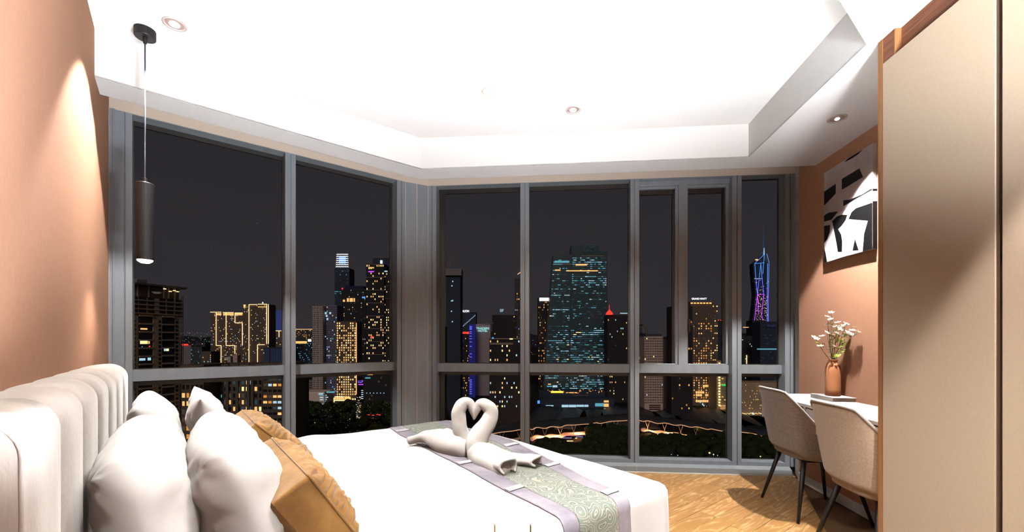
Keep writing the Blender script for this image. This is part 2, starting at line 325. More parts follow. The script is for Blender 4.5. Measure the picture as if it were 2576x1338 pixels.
# ------------------------------------------------------------------ windows
LEDH, SILL, GD = .054, .088, .12
def window(n, fr, a0, a1, z0, z1, inset=GD, dark_top=.035, dark_left=0, dark_right=0):
    """pane with its black gasket, reveal faces come from the frame bars"""
    t = empty('window_%d' % n, fr.p((a0+a1)/2, -inset, z0), None, None); struct(t)
    boxo('pane', fr, a0, a1, -inset-.014, -inset-.006, z0, z1, GLASS, t)
    g = .006
    m = MB(); m.box(fr, a0, a1, -inset-.006, -inset+.012, z1-dark_top, z1); m.box(fr, a0, a1, -inset-.006, -inset+.004, z0, z0+g)
    m.box(fr, a0, a0+g+dark_left, -inset-.006, -inset+.004, z0, z1); m.box(fr, a1-g-dark_right, a1, -inset-.006, -inset+.004, z0, z1)
    m.build('gasket', ALUD, t); return t
def bars(fr, pxs, name, tt, tb, mid=True):
    pass
class Win: pass
def facade(fr, name_i, posts, amin, amax, tt, tb, ledge0, ledge1, label):
    """posts: list of (a0, groove, a1); between posts are the bays"""
    fr_o = empty('trim_%d' % name_i, fr.p(amin, 0, 0), None, None); struct(fr_o)
    for a0, g, a1 in posts:
        m = MB(); m.box(fr, a0, g-.004, -GD-.03, 0, LEDH, T_); m.box(fr, g+.004, a1, -GD-.03, 0, LEDH, T_); m.box(fr, g-.004, g+.004, -GD, -.014, LEDH, T_)
        m.build('mullion', ALU, fr_o)
    # head, foot rail
    for i in range(len(posts)-1):
        a0, a1 = posts[i][2], posts[i+1][0]
        m = MB(); m.box(fr, a0, a1, -GD-.03, 0, LEDH, SILL); m.build('bottom_rail', ALU, fr_o)
        m = MB(); m.box(fr, a0, a1, -GD-.03, -.003, T_-.004, T_+.02); m.build('head_rail', ALU, fr_o)
        m = MB(); m.box(fr, a0, a1, -GD-.02, -.06, tb, tt); m.build('transom', ALU, fr_o)
    return fr_o
lp = lambda px: L.a_of(px); rpx = lambda px: R.a_of(px)
# left window wall
LP = [(lp(289), lp(313), lp(332.8)), (lp(717.5), lp(731), lp(744)), (lp(998.9), lp(1010), lp(1020))]
ttL, tbL = 1.024, .943; ttR, tbR = 1.0, .918
wl = facade(L, 2, LP, lp(274), lp(1020), ttL, tbL, 0, 0, '')
m = MB(); m.box(L, lp(274.5), lp(284), -.1, .004, LEDH, T_); m.box(L, lp(284), lp(289), -.1, .012, LEDH, T_); m.build('jamb', ALU, wl)
boxo('sealant_strip', L, 0.0, lp(274.5), -.1, .006, LEDH, T_, WHITEP, wl)
n = 1
for i in range(2):
    a0, a1 = LP[i][2], LP[i+1][0]
    window(n, L, a0, a1, ttL, T_-.004, dark_left=0, dark_right=.0 if i == 0 else .02); n += 1
    window(n, L, a0, a1, SILL, tbL); n += 1
# right window wall
RPo = [(rpx(1077), rpx(1086.5), rpx(1097.5)), (rpx(1309), rpx(1320), rpx(1331)), (rpx(1586), rpx(1596), rpx(1608)), (rpx(1842), rpx(1854.5), rpx(1865.5)), (rpx(1975), rpx(1988), rpx(1999))]
wr = facade(R, 3, RPo, rpx(1077), rpx(1999), ttR, tbR, 0, 0, '')
for i in range(4):
    a0, a1 = RPo[i][2], RPo[i+1][0]
    if i == 2:      # two opening casements with a centre post
        c0, c1 = rpx(1712), rpx(1734)
        m = MB(); m.box(R, c0, c1, -GD-.03, -.061, ttR, T_-.004); m.build('mullion', ALU, wr)
        for (s0, s1) in ((a0, c0), (c1, a1)):
            zt = T_-.05
            t = empty('window_%d' % n, R.p((s0+s1)/2, -.08, ttR), None, None); struct(t)
            m = MB(); f = .028
            m.box(R, s0, s0+f*.4, -.12, -.075, ttR, zt); m.box(R, s1-f, s1, -.12, -.075, ttR, zt); m.box(R, s0+f*.4, s1-f, -.12, -.075, zt-f, zt); m.box(R, s0+f*.4, s1-f, -.12, -.075, ttR, ttR+.008)
            m.box(R, s0, s1, -.12, -.06, zt, T_-.004)
            m.build('sash', ALU, t, bevel=.003)
            m = MB(); q0, q1, z0_, z1_ = s0+f*.4, s1-f, ttR+.008, zt-f
            m.box(R, q0, q0+.012, -.135, -.105, z0_, z1_); m.box(R, q1-.02, q1, -.135, -.105, z0_, z1_); m.box(R, q0, q1, -.135, -.105, z1_-.045, z1_)
            m.build('gasket', ALUD, t)
            boxo('pane', R, q0, q1, -.134, -.126, z0_, z1_, GLASS, t)
            # espagnolette handle
            hz = 1.385; ha = s0+.022
            m = MB(); m.box(R, ha-.012, ha+.014, -.105, -.062, hz-.075, hz+.06)
            o = m.build('handle', BLACK, t, bevel=.004)
            m = MB(); m.tube(cat_rom([R.p(ha, -.07, hz), R.p(ha+.03, -.045, hz), R.p(ha+.052, -.04, hz-.02), R.p(ha+.055, -.04, hz-.07), R.p(ha+.05, -.04, hz-.115)], 5), .0095, 8)
            m.build('lever', BLACK, o, smooth=True)
            n += 1
    else:
        window(n, R, a0, a1, ttR, T_-.004, dark_top=.045 if i < 2 else .008, dark_left=.055 if i == 0 else 0); n += 1
    window(n, R, a0, a1, SILL, tbR, dark_left=.05 if i == 0 else 0); n += 1
# corner column: two cover plates with pale joints
cc_ = empty('trim_4', (cl0.x, cl0.y, 0), None, None); struct(cc_)
boxo('cover_plate', KC, 0, wc*.5-.004, -.05, 0, LEDH, T_, ALU, cc_); boxo('cover_plate', KC, wc*.5+.004, wc, -.05, 0, LEDH, T_, ALU, cc_)
m = MB(); m.box(KC, wc*.5-.004, wc*.5+.004, -.05, .001, LEDH, T_); m.box(KC, -.003, .003, -.03, .002, LEDH, T_); m.box(KC, wc-.003, wc+.003, -.03, .002, LEDH, T_); m.build('joint', SEAM, cc_)
# ledge at the foot of both windows
jn = R.a_of(1596)
lg = empty('trim_5', R.p(0, .06, 0), None, None); struct(lg)
oR = isect(R.p(0, .12, 0).to_2d(), R.ex, L.p(0, .12, 0).to_2d(), L.ex)
def ledge(p, q, p2, q2):
    m = MB(); m.prism([tuple(p), tuple(q), tuple(q2), tuple(p2)], .008, LEDH); m.build('ledge_slab', LEDGE, lg, bevel=.002)
rj = lambda a, b_: R.p(a, b_, 0).to_2d()
dEnd = D.p(3.765, 0, 0).to_2d(); aE = (dEnd-R.o).dot(R.ex)
ledge(rj(jn+.003, .12), rj(aE-.002, .12), rj(jn+.003, -.15), rj(aR, -.15)); ledge(oR, rj(jn-.003, .12), CC+Vector((0, .15)), rj(jn-.003, -.15))
ledge(L.p(0, .12, 0).to_2d(), oR, L.p(-.05, -.15, 0).to_2d(), CC+Vector((0, .15)))
m = MB(); m.box(R, jn-.0035, jn+.0035, -.02, .1195, .004, LEDH-.0005); m.build('joint', SEAM, lg)
m = MB(); m.prism([tuple(oR+Vector((0, -.009))), tuple(rj(aE-.004, .129)), tuple(rj(aE-.004, .10)), tuple(oR+Vector((0, .02)))], 0, .008)
m.build('white_bead', WHITEP, lg)

# ------------------------------------------------------------------ ceiling fixtures
def downlight(p, label, lit):
    t = empty('downlight', (p[0], p[1], p[2]), label, 'light', 'recessed ceiling downlights')
    m = MB(); m.lathe(p, [(.055, .0), (.055, -.004), (.045, -.006), (.042, .0), (.042, .002)], 28); m.build('rim', RING, t, smooth=True)
    m = MB(); m.lathe(p, [(.041, -.001), (.041, -.003), (.001, -.0035)], 24); m.build('reflector', LED, t)
    m = MB(); m.lathe(p, [(.024 if lit else .014, -.004), (.022 if lit else .012, -.0075), (.004, -.008)], 18); m.build('lamp', LAMP, t)
downlight(DL[0], 'round recessed downlight in the raised ceiling beside the black pendant', 1)
downlight(DL[1], 'bright round recessed downlight in the raised ceiling above the middle windows', 1)
downlight(DL[2], 'round recessed downlight in the lower ceiling strip above the painting', 0)
downlight(DL[3], 'round recessed downlight in front of the wardrobe doors, out of frame', 0)
downlight(DL[5], 'added fill downlight above the viewer by the bed side, out of frame', 0)
downlight(DL[4], 'added fill downlight in the raised ceiling over the bed, out of frame', 0)
t = empty('smoke_detector', (-.159, 2.92, TOP), 'round off-white smoke detector in the middle of the raised ceiling', 'detector')
m = MB(); m.lathe((-.159, 2.92, TOP), [(.046, 0), (.046, -.012), (.038, -.022), (.03, -.026), (.002, -.027)], 24); m.build('housing', mat('aged_white_plastic', (.72, .68, .58), .5), t, smooth=True)
m = MB(); m.lathe((-.159, 2.92, TOP), [(.05, .0), (.05, -.005), (.046, -.005)], 24); m.build('base_plate', RING, t)
for i_, (x_, y_, z_) in enumerate(UP):  # bowl stands for the added fill uplights
    t = empty('fill_uplight', (x_, y_, 0), ['added fill uplighter bowl beside the bed, just under the frame', 'added fill uplighter bowl next to the wardrobe doors, out of frame', 'added fill uplighter bowl at the rear wall behind the viewer'][i_], 'lamp')
    m = MB(); m.lathe((x_, y_, 0), [(.14, 0), (.14, .02), (.02, .03)], 24); m.build('base', BLACK, t)
    m = MB(); m.tube([(x_, y_, .02), (x_, y_, z_-.12)], .011, 10); m.build('pole', BLACK, t)
    m = MB(); m.lathe((x_, y_, z_-.14), [(.02, 0), (.10, .01), (.17, .05), (.20, .10), (.195, .10), (.165, .055), (.10, .018), (.01, .01)], 28); m.build('lamp_shade', BLACK, t, smooth=True)
# pendant
pc = Vector((-2.028, 2.346, TOP))
t = empty('pendant_lamp', pc, 'slim black cylinder pendant hanging on a thin cable before the left window', 'lamp')
m = MB(); m.lathe(pc, [(.048, 0), (.048, -.042), (.046, -.045), (.012, -.046), (.008, -.075), (.003, -.078)], 28); m.build('canopy', BLACK, t, smooth=False)
m = MB(); m.tube([pc+Vector((0, 0, -.07)), pc+Vector((0, 0, -.85))], .0035, 8); m.build('cable', mat('clear_cable', (.18, .2, .25), .3, .5), t, smooth=True)
m = MB(); m.lathe(pc, [(.002, -.815), (.01, -.82), (.01, -.845), (.038, -.848), (.0405, -.852), (.0405, -1.272), (.037, -1.272), (.036, -1.24)], 28); m.build('lamp_shade', BLACK, t, smooth=False)
m = MB(); m.lathe(pc, [(.036, -1.262), (.034, -1.278), (.02, -1.288), (.002, -1.29)], 20); m.build('bulb', LAMP, t, smooth=True)
spot('pendant_beam', (pc.x, pc.y, TOP-1.30), (pc.x, pc.y, 0), 14, size=120, blend=.6, rad=.03)

# ------------------------------------------------------------------ wardrobe
WX = 2.194-1.599
DW = Fr((1.599, 0), (.0904, .9959), (-.9959, .0904))
zp = 2.045/.9959
t = empty('wardrobe', DW.p(1.0, -.3, 0), 'tall wardrobe with beige doors in a walnut surround along the right', 'wardrobe')
m = MB(); m.box(DW, zp, zp+.028, -WX+.005, .0, 0, SOF-.001); o = m.build('side_panel', EDGE, t)
m = MB(); m.box(DW, zp-.07, zp, -.1, -.002, 2.50, SOF-.001); m.build('filler_post', WOODH, t)
m = MB(); m.box(DW, -1.0, zp-.07, -.1, -.03, 2.50, SOF-.001); m.build('pelmet', WOODH, t)
m = MB(); m.box(DW, zp-.072, zp-.068, -.03, -.0015, 2.50, SOF-.002); m.build('edge_strip', EDGE, t)
m = MB(); m.box(DW, -1.0, zp, -WX+.01, -.03, .01, 2.55); m.build('carcass', BRONZE, t)
g0, g1 = DW.a_of(2521), DW.a_of(2503)
for a0, a1 in ((g1, zp-.002), (g0-.54, g0), (g0-1.1, g0-.565)):
    boxo('door', DW, a0, a1, -.024, .0, .02, 2.558, BEIGE, t, bevel=.0015)
for a1 in (g1, g0-.54):
    m = MB(); m.box(DW, a1-.025, a1, -.03, -.02, .02, 2.558); m.box(DW, a1-.008, a1-.001, -.03, -.004, .02, 2.558); m.build('grip_channel', BRONZE, t)
boxo('plinth', DW, -1.0, zp, -.06, -.045, 0, .02, BRONZE, t)

# ------------------------------------------------------------------ floating desk
DT = .788; dd = .42; f0, f1 = 2.10/.9959, 3.53/.9959
t = empty('wall_desk', D.p((f0+f1)/2, dd/2, DT), 'white wall-hung desk with shallow drawers below the painting', 'desk')
boxo('desk_top', D, f0, f1, .001, dd, DT-.022, DT, WHITE, t, bevel=.002)
m = MB(); m.box(D, f0, f1, .001, .02, DT-.19, DT-.022); m.box(D, f0, f1, .001, dd-.03, DT-.19, DT-.175)
dv = [f0, 2.345, 2.935, f1-.02]
for a in dv: m.box(D, a, a+.02, .001, dd-.004, DT-.19, DT-.022)
m.build('desk_body', WHITE, t)
for i in range(3):
    boxo('drawer', D, dv[i]+.023, dv[i+1]-.003, dd-.05, dd-.006, DT-.187, DT-.032, DRAW, t, bevel=.001)
# books under the vase
bz = DT
t = empty('book', D.p(3.17, .08, bz), 'flat white book lying on the desk under the orange vase', 'book')
boxo('cover', D, 3.045, 3.305, .008, .165, bz, bz+.003, WHITE, t); boxo('cover', D, 3.045, 3.305, .008, .165, bz+.027, bz+.031, WHITE, t); boxo('spine', D, 3.045, 3.305, .165, .168, bz, bz+.031, WHITE, t)
boxo('page_block', D, 3.049, 3.301, .010, .163, bz+.003, bz+.027, PAPER, t)
# vase
vb = Vector((2.392, 3.165, bz+.031))
t = empty('vase', vb, 'matte orange bottle vase holding white flowers on the desk', 'vase')
prof = [(.044, 0), (.048, .004), (.0485, .05), (.0488, .12), (.048, .19), (.045, .215), (.037, .238), (.029, .25), (.0265, .256), (.031, .262), (.032, .268), (.029, .27), (.024, .266), (.022, .25), (.02, .2)]
m = MB(); m.lathe(vb, prof, 40, rib=lambda k, z: (.035*max(0, (z-.17)/.08)*(-1 if k % 10 == 0 else 0) if .17 < z < .252 else 0)); m.build('vase_body', TERRA, t, smooth=True)
# flowers
LEAF = mat('fresh_leaf', (.36, .52, .06), .5); LEAFD = mat('olive_leaf', (.13, .12, .035), .6); PET = mat('white_petal', (.85, .82, .72), .6); STEM = mat('stem', (.2, .2, .05), .6); CEN = mat('yellow_centre', (.7, .6, .15), .7)
fl = empty('flower_bunch', vb+Vector((0, 0, .262)), 'bunch of white artificial flowers and green leaves in the orange vase', 'flowers')
top = vb+Vector((0, 0, .24))
def petals(c, nrm, r_, npet=5):
    nrm = nrm.normalized(); x = nrm.orthogonal().normalized(); y_ = nrm.cross(x); m = MB()
    for k in range(npet):
        a = 2*math.pi*k/npet; d = x*math.cos(a)+y_*math.sin(a); s_ = nrm.cross(d)
        m.add([c, c+d*r_*.5+s_*r_*.32+nrm*r_*.10, c+d*r_*.95+s_*r_*.22+nrm*r_*.18, c+d*r_+nrm*r_*.14, c+d*r_*.95-s_*r_*.22+nrm*r_*.18, c+d*r_*.5-s_*r_*.32+nrm*r_*.10, c+d*r_*.55+nrm*r_*.02], [(0, 1, 6), (1, 2, 3, 6), (3, 4, 5, 6), (5, 0, 6)])
    return m
def FP(x, y, Z):
    r_ = (x-CX)/FPX; return PX(x, y, min(Z, 2.15/(r_-.0908)))
heads = [(2091, 786, .0), (2081, 796, .0), (2089, 803, .02), (2107, 811, .0), (2129, 814, .01), (2125, 819, .03), (2082, 818, -.01), (2104, 822, -.02), (2115, 827, .02), (2145, 831, .0), (2154, 824, .03), (2156, 833, .02), (2080, 836, .01), (2068, 845, .0), (2048, 848, -.01), (2054, 852, .01), (2096, 842, -.02), (2110, 842, .03), (2105, 836, .0), (2128, 839, -.02), (2134, 836, .0), (2144, 843, .02), (2116, 857, -.02), (2096, 869, -.02), (2063, 870, .0), (2150, 840, .03), (2120, 846, -.01), (2138, 843, .01)]
rnd = random.Random(3)
for i, (hx, hy, dz) in enumerate(heads):
    c = FP(hx, hy, 3.13-dz); nrm = Vector((rnd.uniform(-.5, .5), rnd.uniform(-.9, -.1), 1))
    m = petals(c, nrm, .019+rnd.random()*.006); m.build('blossom', PET, fl, solid=.0008)
    m = MB(); m.lathe(c+nrm.normalized()*.002, [(.003, 0), (.0035, .003), (.001, .005)], 8); m.build('blossom_centre', CEN, fl)
    mid = (c+top)/2+Vector((0, 0, -.01))+(c-top)*.08
    if i % 2 == 0 or hy < 830:
        m = MB(); m.tube(cat_rom([top, mid*.6+top*.4, mid, c], 4), .0012, 5); m.build('stem', STEM, fl)
def leaf(c, d, ln, wd, matl):
    d = d.normalized(); s_ = d.cross(Vector((rnd.uniform(-.4, .4), -.5, 1))).normalized(); u_ = s_.cross(d); m = MB()
    pts = []; 
    for tq, ww in ((0, .05), (.3, .9), (.6, 1), (.85, .55), (1, .03)):
        pts += [c+d*ln*tq-s_*wd*ww+u_*ln*.12*math.sin(tq*3), c+d*ln*tq+u_*(ln*.12*math.sin(tq*3)-.002), c+d*ln*tq+s_*wd*ww+u_*ln*.12*math.sin(tq*3)]
    fs = [(i*3+k, i*3+k+1, i*3+k+4, i*3+k+3) for i in range(4) for k in (0, 1)]
    m.add(pts, fs); m.build('leaf', matl, fl)
for (lx, ly, dx, dy, ln, mt) in [(2064, 868, -1, .5, .05, LEAF), (2073, 875, -1, .4, .045, LEAF), (2112, 865, .5, 1, .05, LEAF), (2108, 875, .8, .3, .045, LEAF), (2114, 880, .9, .1, .04, LEAF), (2100, 900, .4, 1, .035, LEAF), (2106, 898, .9, .8, .035, LEAF), (2105, 862, -.2, 1, .05, LEAF), (2122, 850, .5, .9, .045, LEAF), (2118, 868, 1, .6, .04, LEAF), (2096, 865, -.6, .6, .04, LEAF), (2110, 888, .9, .4, .045, LEAF), (2107, 850, .2, 1, .04, LEAF)]:
    leaf(FP(lx, ly, 3.11), Vector((dx, -.2, dy)), ln, .009, mt)
for k in range(95):
    st = rnd.choice([((2097, 903), (2090, 800)), ((2097, 903), (2074, 868)), ((2100, 903), (2135, 845)), ((2095, 903), (2083, 855)), ((2098, 903), (2105, 830))]); q = rnd.random()**.8
    x = st[0][0]+(st[1][0]-st[0][0])*q+rnd.uniform(-7, 7)*(1-.3*q); y = st[0][1]+(st[1][1]-st[0][1])*q+rnd.uniform(-3, 3)
    leaf(FP(x, y, 3.15+rnd.uniform(-.03, .03)), Vector((rnd.uniform(-1, 1), rnd.uniform(-.5, .5), rnd.uniform(-.1, .8))), .014+rnd.random()*.008, .0055, LEAFD)

# ------------------------------------------------------------------ painting
AT = .03; DA = Fr(D.p(0, AT, 0), D.ex, D.ey)
aa0, aa1 = DA.a_of(2195), DA.a_of(2073); az0, az1 = 1.845, 2.557
t = empty('painting', D.p((aa0+aa1)/2, AT/2, az0), 'unframed abstract canvas of black shapes on pale ground above the desk', 'painting')
CANV = noise_mix(mat('pale_canvas', (.7, .66, .68), .8), (.50, .44, .45), (.74, .71, .74), (1, 1, 1), 2.2, 5, dist=.8, bump=.2, bscale=300, bd=.001)
boxo('canvas', D, aa0, aa1, .001, AT, az0, az1, CANV, t, bevel=.002)
INK = mat('black_ink', (.004, .004, .005), .7, spec=.1)
GRY = mat('white_ink', (.80, .79, .84), .7)
def cpx(cx_, cy_): return 1860+cx_/2.675, 300+cy_/2.675
def on_canvas(cx_, cy_):
    px, py = cpx(cx_, cy_); a = DA.a_of(px); p = DA.p(a, 0, 0); z = CAMZ-(py-HY)/FPX*p.y
    return min(max(a, aa0+.001), aa1-.001), min(max(z, az0+.001), az1-.001)
def shape(pts, m_, off=.0008):
    q = [on_canvas(*p) for p in pts]; m = MB(); k = len(q)
    m.add([DA.p(a, off*.2, z) for a, z in q]+[DA.p(a, off, z) for a, z in q], [tuple(range(k, 2*k))]+[(i, (i+1) % k, (i+1) % k+k, i+k) for i in range(k)])
    o = m.build('painted_shape', m_, t); return o
shape([(600, 960), (580, 880), (570, 840), (612, 760), (625, 690), (655, 640), (735, 600), (800, 540), (915, 478), (915, 552), (785, 597), (735, 672), (863, 683), (838, 770), (832, 890), (700, 925)], GRY, .0004)
for s_ in ([(568, 489), (650, 433), (648, 500), (568, 583)], [(690, 402), (808, 330), (832, 388), (690, 475)], [(700, 545), (745, 540), (830, 503), (880, 470), (915, 458), (915, 472), (890, 478), (800, 528), (700, 585)],
           [(568, 650), (600, 628), (664, 620), (620, 675), (568, 690)], [(568, 718), (610, 712), (607, 760), (590, 810), (568, 834)],
           [(625, 685), (655, 655), (690, 642), (727, 643), (715, 680), (690, 715), (665, 740), (685, 775), (692, 820), (690, 893), (663, 893), (655, 840)],
           [(735, 672), (755, 625), (785, 598), (895, 560), (915, 553), (915, 873), (830, 892), (840, 770), (865, 683)], [(762, 885), (778, 805), (803, 882)], [(566, 870), (580, 900), (590, 962), (566, 968)],
           [(705, 290), (760, 262), (800, 235), (830, 205), (770, 240), (730, 265)]):
    shape(s_, INK)
m = MB(); m.box(D, aa0-.0008, aa0+.0, .001, AT, az0, az0+.32); m.box(D, aa0-.0008, aa0, .001, AT, az0+.39, az0+.404); m.build('painted_edge', INK, t)

# ------------------------------------------------------------------ chairs
def chair(loc, ang, fab, label):
    """faces +x in its own frame; loc = point on the floor under the seat centre"""
    t = empty('desk_chair', (0, 0, 0), label, 'chair')
    nu, nv = 36, 22
    def prm(u_):      # u -1..1 around the shell from one arm, round the back, to the other
        th_ = u_*math.pi*.5
        return th_
    def shell(u, v):
        s_ = 2*u-1; ab = abs(s_)
        topz = .88 if ab < .40 else None
        if ab < .38: tz = .88-.01*(ab/.38)**4
        elif ab < .72: q = (ab-.38)/.34; tz = .87-(.87-.645)*(q*q*(3-2*q))
        else: tz = .645-.05*((ab-.72)/.28)
        # plan outline at the seat: rounded U
        w_ = .225; 
        def outline(k, sc, back):
            if abs(k) < .40: q = k/.40; y = q*w_*sc*.80; x = back+.035*abs(q)**2.4
            elif abs(k) < .56: q = (abs(k)-.40)/.16; a = q*math.pi/2; y = math.copysign(w_*sc*.80+math.sin(a)*w_*sc*.20, k); x = back+.035+(1-math.cos(a))*.07
            else: q = (abs(k)-.56)/.44; y = math.copysign(w_*sc, k); x = back+.105+q*.27
            return x, y
        z = .40+(tz-.40)*v
        lean = -.235-.085*((z-.40)/.48)+.06*max(0, (.47-z)/.07)**2
        sc = 1+.06*min(1, (z-.40)/.25)-.10*max(0, (.455-z)/.055)**2 - (.06*max(0, (z-.6)/.28))
        x, y = outline(s_, sc, lean)
        if v < .12: x = x+(.0-x)*.10*(1-v/.12)
        return Vector((x, y, z))
    m = MB(); m.grid(shell, nu, nv)
    # bottom of the bucket
    o = m.build('backrest', fab, t, smooth=True, recalc=False); sd = o.modifiers.new('solid', 'SOLIDIFY'); sd.thickness = .028; sd.offset = 1
    bv = o.modifiers.new('sub', 'SUBSURF'); bv.levels = 1; bv.render_levels = 1
    rim = [shell(i/60, 1)+Vector((0, 0, .004)) for i in range(61)]
    m = MB(); m.tube([p for p in rim], .0075, 8); m.build('piping', PIPE, o, smooth=True)
    m = MB()
    def seat(u, v):
        a = u*2*math.pi; ph = v*math.pi; r_ = math.sin(ph)**.45; cx_ = math.copysign(abs(math.cos(a))**.55, math.cos(a)); sy = math.copysign(abs(math.sin(a))**.55, math.sin(a))
        return Vector((.01+cx_*.225*r_, sy*.205*r_, .435-.042*math.copysign(abs(math.cos(ph))**.6, -math.cos(ph))*(-1)))
    m.grid(seat, 36, 14); m.build('seat', fab, t, smooth=True)
    m = MB(); m.box(G, -.14, .14, -.14, .14, .385, .398); m.build('seat_frame', BLACK, t)
    for sxx in (-1, 1):
        for sy in (-1, 1):
            a = Vector((sxx*.145, sy*.15, .405)); b_ = Vector((sxx*.235, sy*.245, 0.0))
            m = MB(); m.tube([a, a*.5+b_*.5, b_], [.0165, .0135, .009], 12); m.build('leg', BLACK, t, smooth=True)
    t.location = loc; t.rotation_euler.z = ang; return t
ch_ang = math.atan2(-.0904, .9959)
chair((2.175, 3.07, 0), ch_ang, GREYF, 'grey fabric bucket chair with black splayed legs, the one nearer the window')
chair((2.045, 2.315, 0), ch_ang, BEIGEF, 'beige fabric bucket chair beside the wardrobe, partly hidden by its edge')

# ------------------------------------------------------------------ bed
BT = .585; bu0, bu1, bv0, bv1 = .98, 2.865, .17, 2.06
t = empty('bed', W.p((bu0+bu1)/2, (bv0+bv1)/2, 0), 'double bed with a channelled cream velvet headboard and white mattress', 'bed')
boxo('base', W, bu0+.03, bu1-.03, bv0, bv1-.04, .06, .32, VELVET, t, bevel=.01)
boxo('mattress', W, bu0+.01, bu1-.01, bv0, bv1-.02, .32, .54, SHEET, t, bevel=.03)
for a in (bu0+.12, bu1-.12):
    for b_ in (bv0+.1, bv1-.15): boxo('leg', W, a-.025, a+.025, b_-.025, b_+.025, 0, .06, BLACK, t)
HU0, HU1, HZ = .93, 2.87, 1.115
boxo('headboard_core', W, HU0+.01, HU1-.012, .002, .12, .0, HZ-.03, VELVET, t, bevel=.02)
nc = 7; cw = (HU1-HU0)/nc
for k in range(nc):
    a0 = HU0+k*cw
    def hb(u, v):
        q = abs(2*u-1); bul = .013*(1-q**4)
        if k == nc-1 and u > .5: bul = .013*(1-q**8)
        a = a0+u*cw
        th0 = .146+bul; top = HZ-.015+bul*.9; r_ = .07
        # profile: front bottom -> front top -> round -> top -> back
        if v < .55: return W.p(a, th0, .2+(top-r_-.2)*(v/.55))
        if v < .80: ph = (v-.55)/.25*math.pi/2; return W.p(a, th0-r_+r_*math.cos(ph), top-r_+r_*math.sin(ph))
        q2 = (v-.80)/.2; return W.p(a, (th0-r_)*(1-q2)+.004*q2, top-.012*q2*q2)
    m = MB(); m.grid(hb, 14, 30); m.build('headboard_panel', VELVET, t, smooth=True)
# near end cap of the headboard with its welt
m = MB(); capn = []
for (b_, z) in [(.004, .0), (.146, .0), (.146, HZ-.085)]+[(.076+.07*math.cos(p_), HZ-.085+.07*math.sin(p_)) for p_ in [math.pi/2*i/8 for i in range(1, 9)]]+[(.004, HZ-.027)]: capn.append((b_, z))
k = len(capn); m.add([W.p(HU1-.006, b_, z) for b_, z in capn]+[W.p(HU1+.004, b_, z) for b_, z in capn], [tuple(range(k))[::-1], tuple(range(k, 2*k))]+[(i, (i+1) % k, (i+1) % k+k, i+k) for i in range(k)])
m.build('headboard_end', VELVET, t)
m = MB(); m.tube([W.p(HU1+.003, b_, z) for b_, z in capn[1:]], .004, 6); m.build('welt', VELVET, t, smooth=True)

# duvet
def nz(p, s_=1.0): return noise.noise(Vector(p)*s_)
def duvet_z(a, b_):
    z = BT+.008*nz((a*2.2, b_*2.2, 0))+.004*nz((a*6, b_*6, 3))
    z += .022*math.exp(-((b_-1.02)/.12)**2)*max(0, 1-(a-bu0)/.7)
    z += .012*max(0, 1-(a-bu0)/.25) 
    cr_ = abs((a-1.6)*.6+(b_-1.35)*.35)      # long soft crease
    z -= .006*math.exp(-(cr_/.012)**2)
    return z
RX = .032
def drape(a, b_):
    """a,b beyond the mattress edge fold down"""
    ea = max(0, a-(bu1-RX), (bu0+RX)-a); eb = max(0, b_-(bv1-RX)); sgn = 1 if a > 1.5 else -1
    ca_ = min(max(a, bu0+RX), bu1-RX); cb = min(b_, bv1-RX)
    z = duvet_z(ca_, cb); e_ = max(ea, eb); L_ = RX*math.pi/2
    def fold(e):
        if e <= 0: return 0, 0
        if e < L_: ph = e/RX; return RX*math.sin(ph), RX*(1-math.cos(ph))
        return RX+.02*(e-L_), RX+(e-L_)
    if ea > 0 and eb > 0:
        e_ = max(ea, eb); h_, d_ = fold(e_); rr_ = math.hypot(ea, eb); k = max(ea, eb)
        xa = h_*ea/k; xb = h_*eb/k
        return W.p(ca_+sgn*xa, cb+xb, z-d_)
    ha, da = fold(ea); hb_, db = fold(eb)
    wv = .006*math.sin(b_*23)*min(1, da/.2)+.006*math.sin(a*21)*min(1, db/.2)
    return W.p(ca_+sgn*(ha+(wv if ea > 0 else 0)), cb+hb_+(wv if eb > 0 else 0), z-da-db)
OV = .46
def dv_fn(u, v):
    return drape(bu0-OV+(bu1-bu0+2*OV)*u, .30+(bv1+OV-.30)*v)
m = MB(); m.grid(dv_fn, 150, 120)
du = m.build('duvet', SHEET, None, smooth=True, recalc=False, solid=.02, loc=W.p((bu0+bu1)/2, 1.2, .5)); tag(du, 'white cotton duvet spread over the double bed and hanging down its sides', 'duvet')
# runner
RO = .014
def vl(a): return 1.545-.075*(a-.98)
def vr(a):
    pts = [(.5, 2.07), (.99, 2.07), (1.3, 2.065), (1.8, 2.01), (2.21, 1.915), (2.6, 1.81), (2.9, 1.775), (3.4, 1.80)]
    for (x0_, y0_), (x1_, y1_) in zip(pts, pts[1:]):
        if a <= x1_: q = (a-x0_)/(x1_-x0_); return y0_+(y1_-y0_)*q
    return pts[-1][1]
def run_p(a, s_, off=RO):
    b_ = vl(a)+(min(vr(a), bv1-.05)-vl(a))*s_
    p = drape(a, b_); q = drape(a+.004, b_); r_ = drape(a, b_+.004)
    n_ = (q-p).cross(r_-p).normalized()
    if n_.z < -.2 or (W.ex.dot(n_.to_2d()) < 0 and a > 2.8 and n_.z < .2): n_ = -n_
    return p+n_*off
ra0, ra1 = bu0-.25, bu1+.20
ru = empty('bed_runner', W.p(2, 1.7, BT), 'sage damask bed runner with lilac satin borders lying across the bed foot', 'bed runner')
def strip(name, s0, s1, mt, a0=ra0, a1=ra1, off=RO, nu=150, nv=10):
    m = MB(); m.grid(lambda u, v: run_p(a0+(a1-a0)*u, s0+(s1-s0)*v, off+.0015*nz((u*40, v*3, s0*9))), nu, nv)
    return m.build(name, mt, ru, smooth=True, recalc=False, solid=.004)
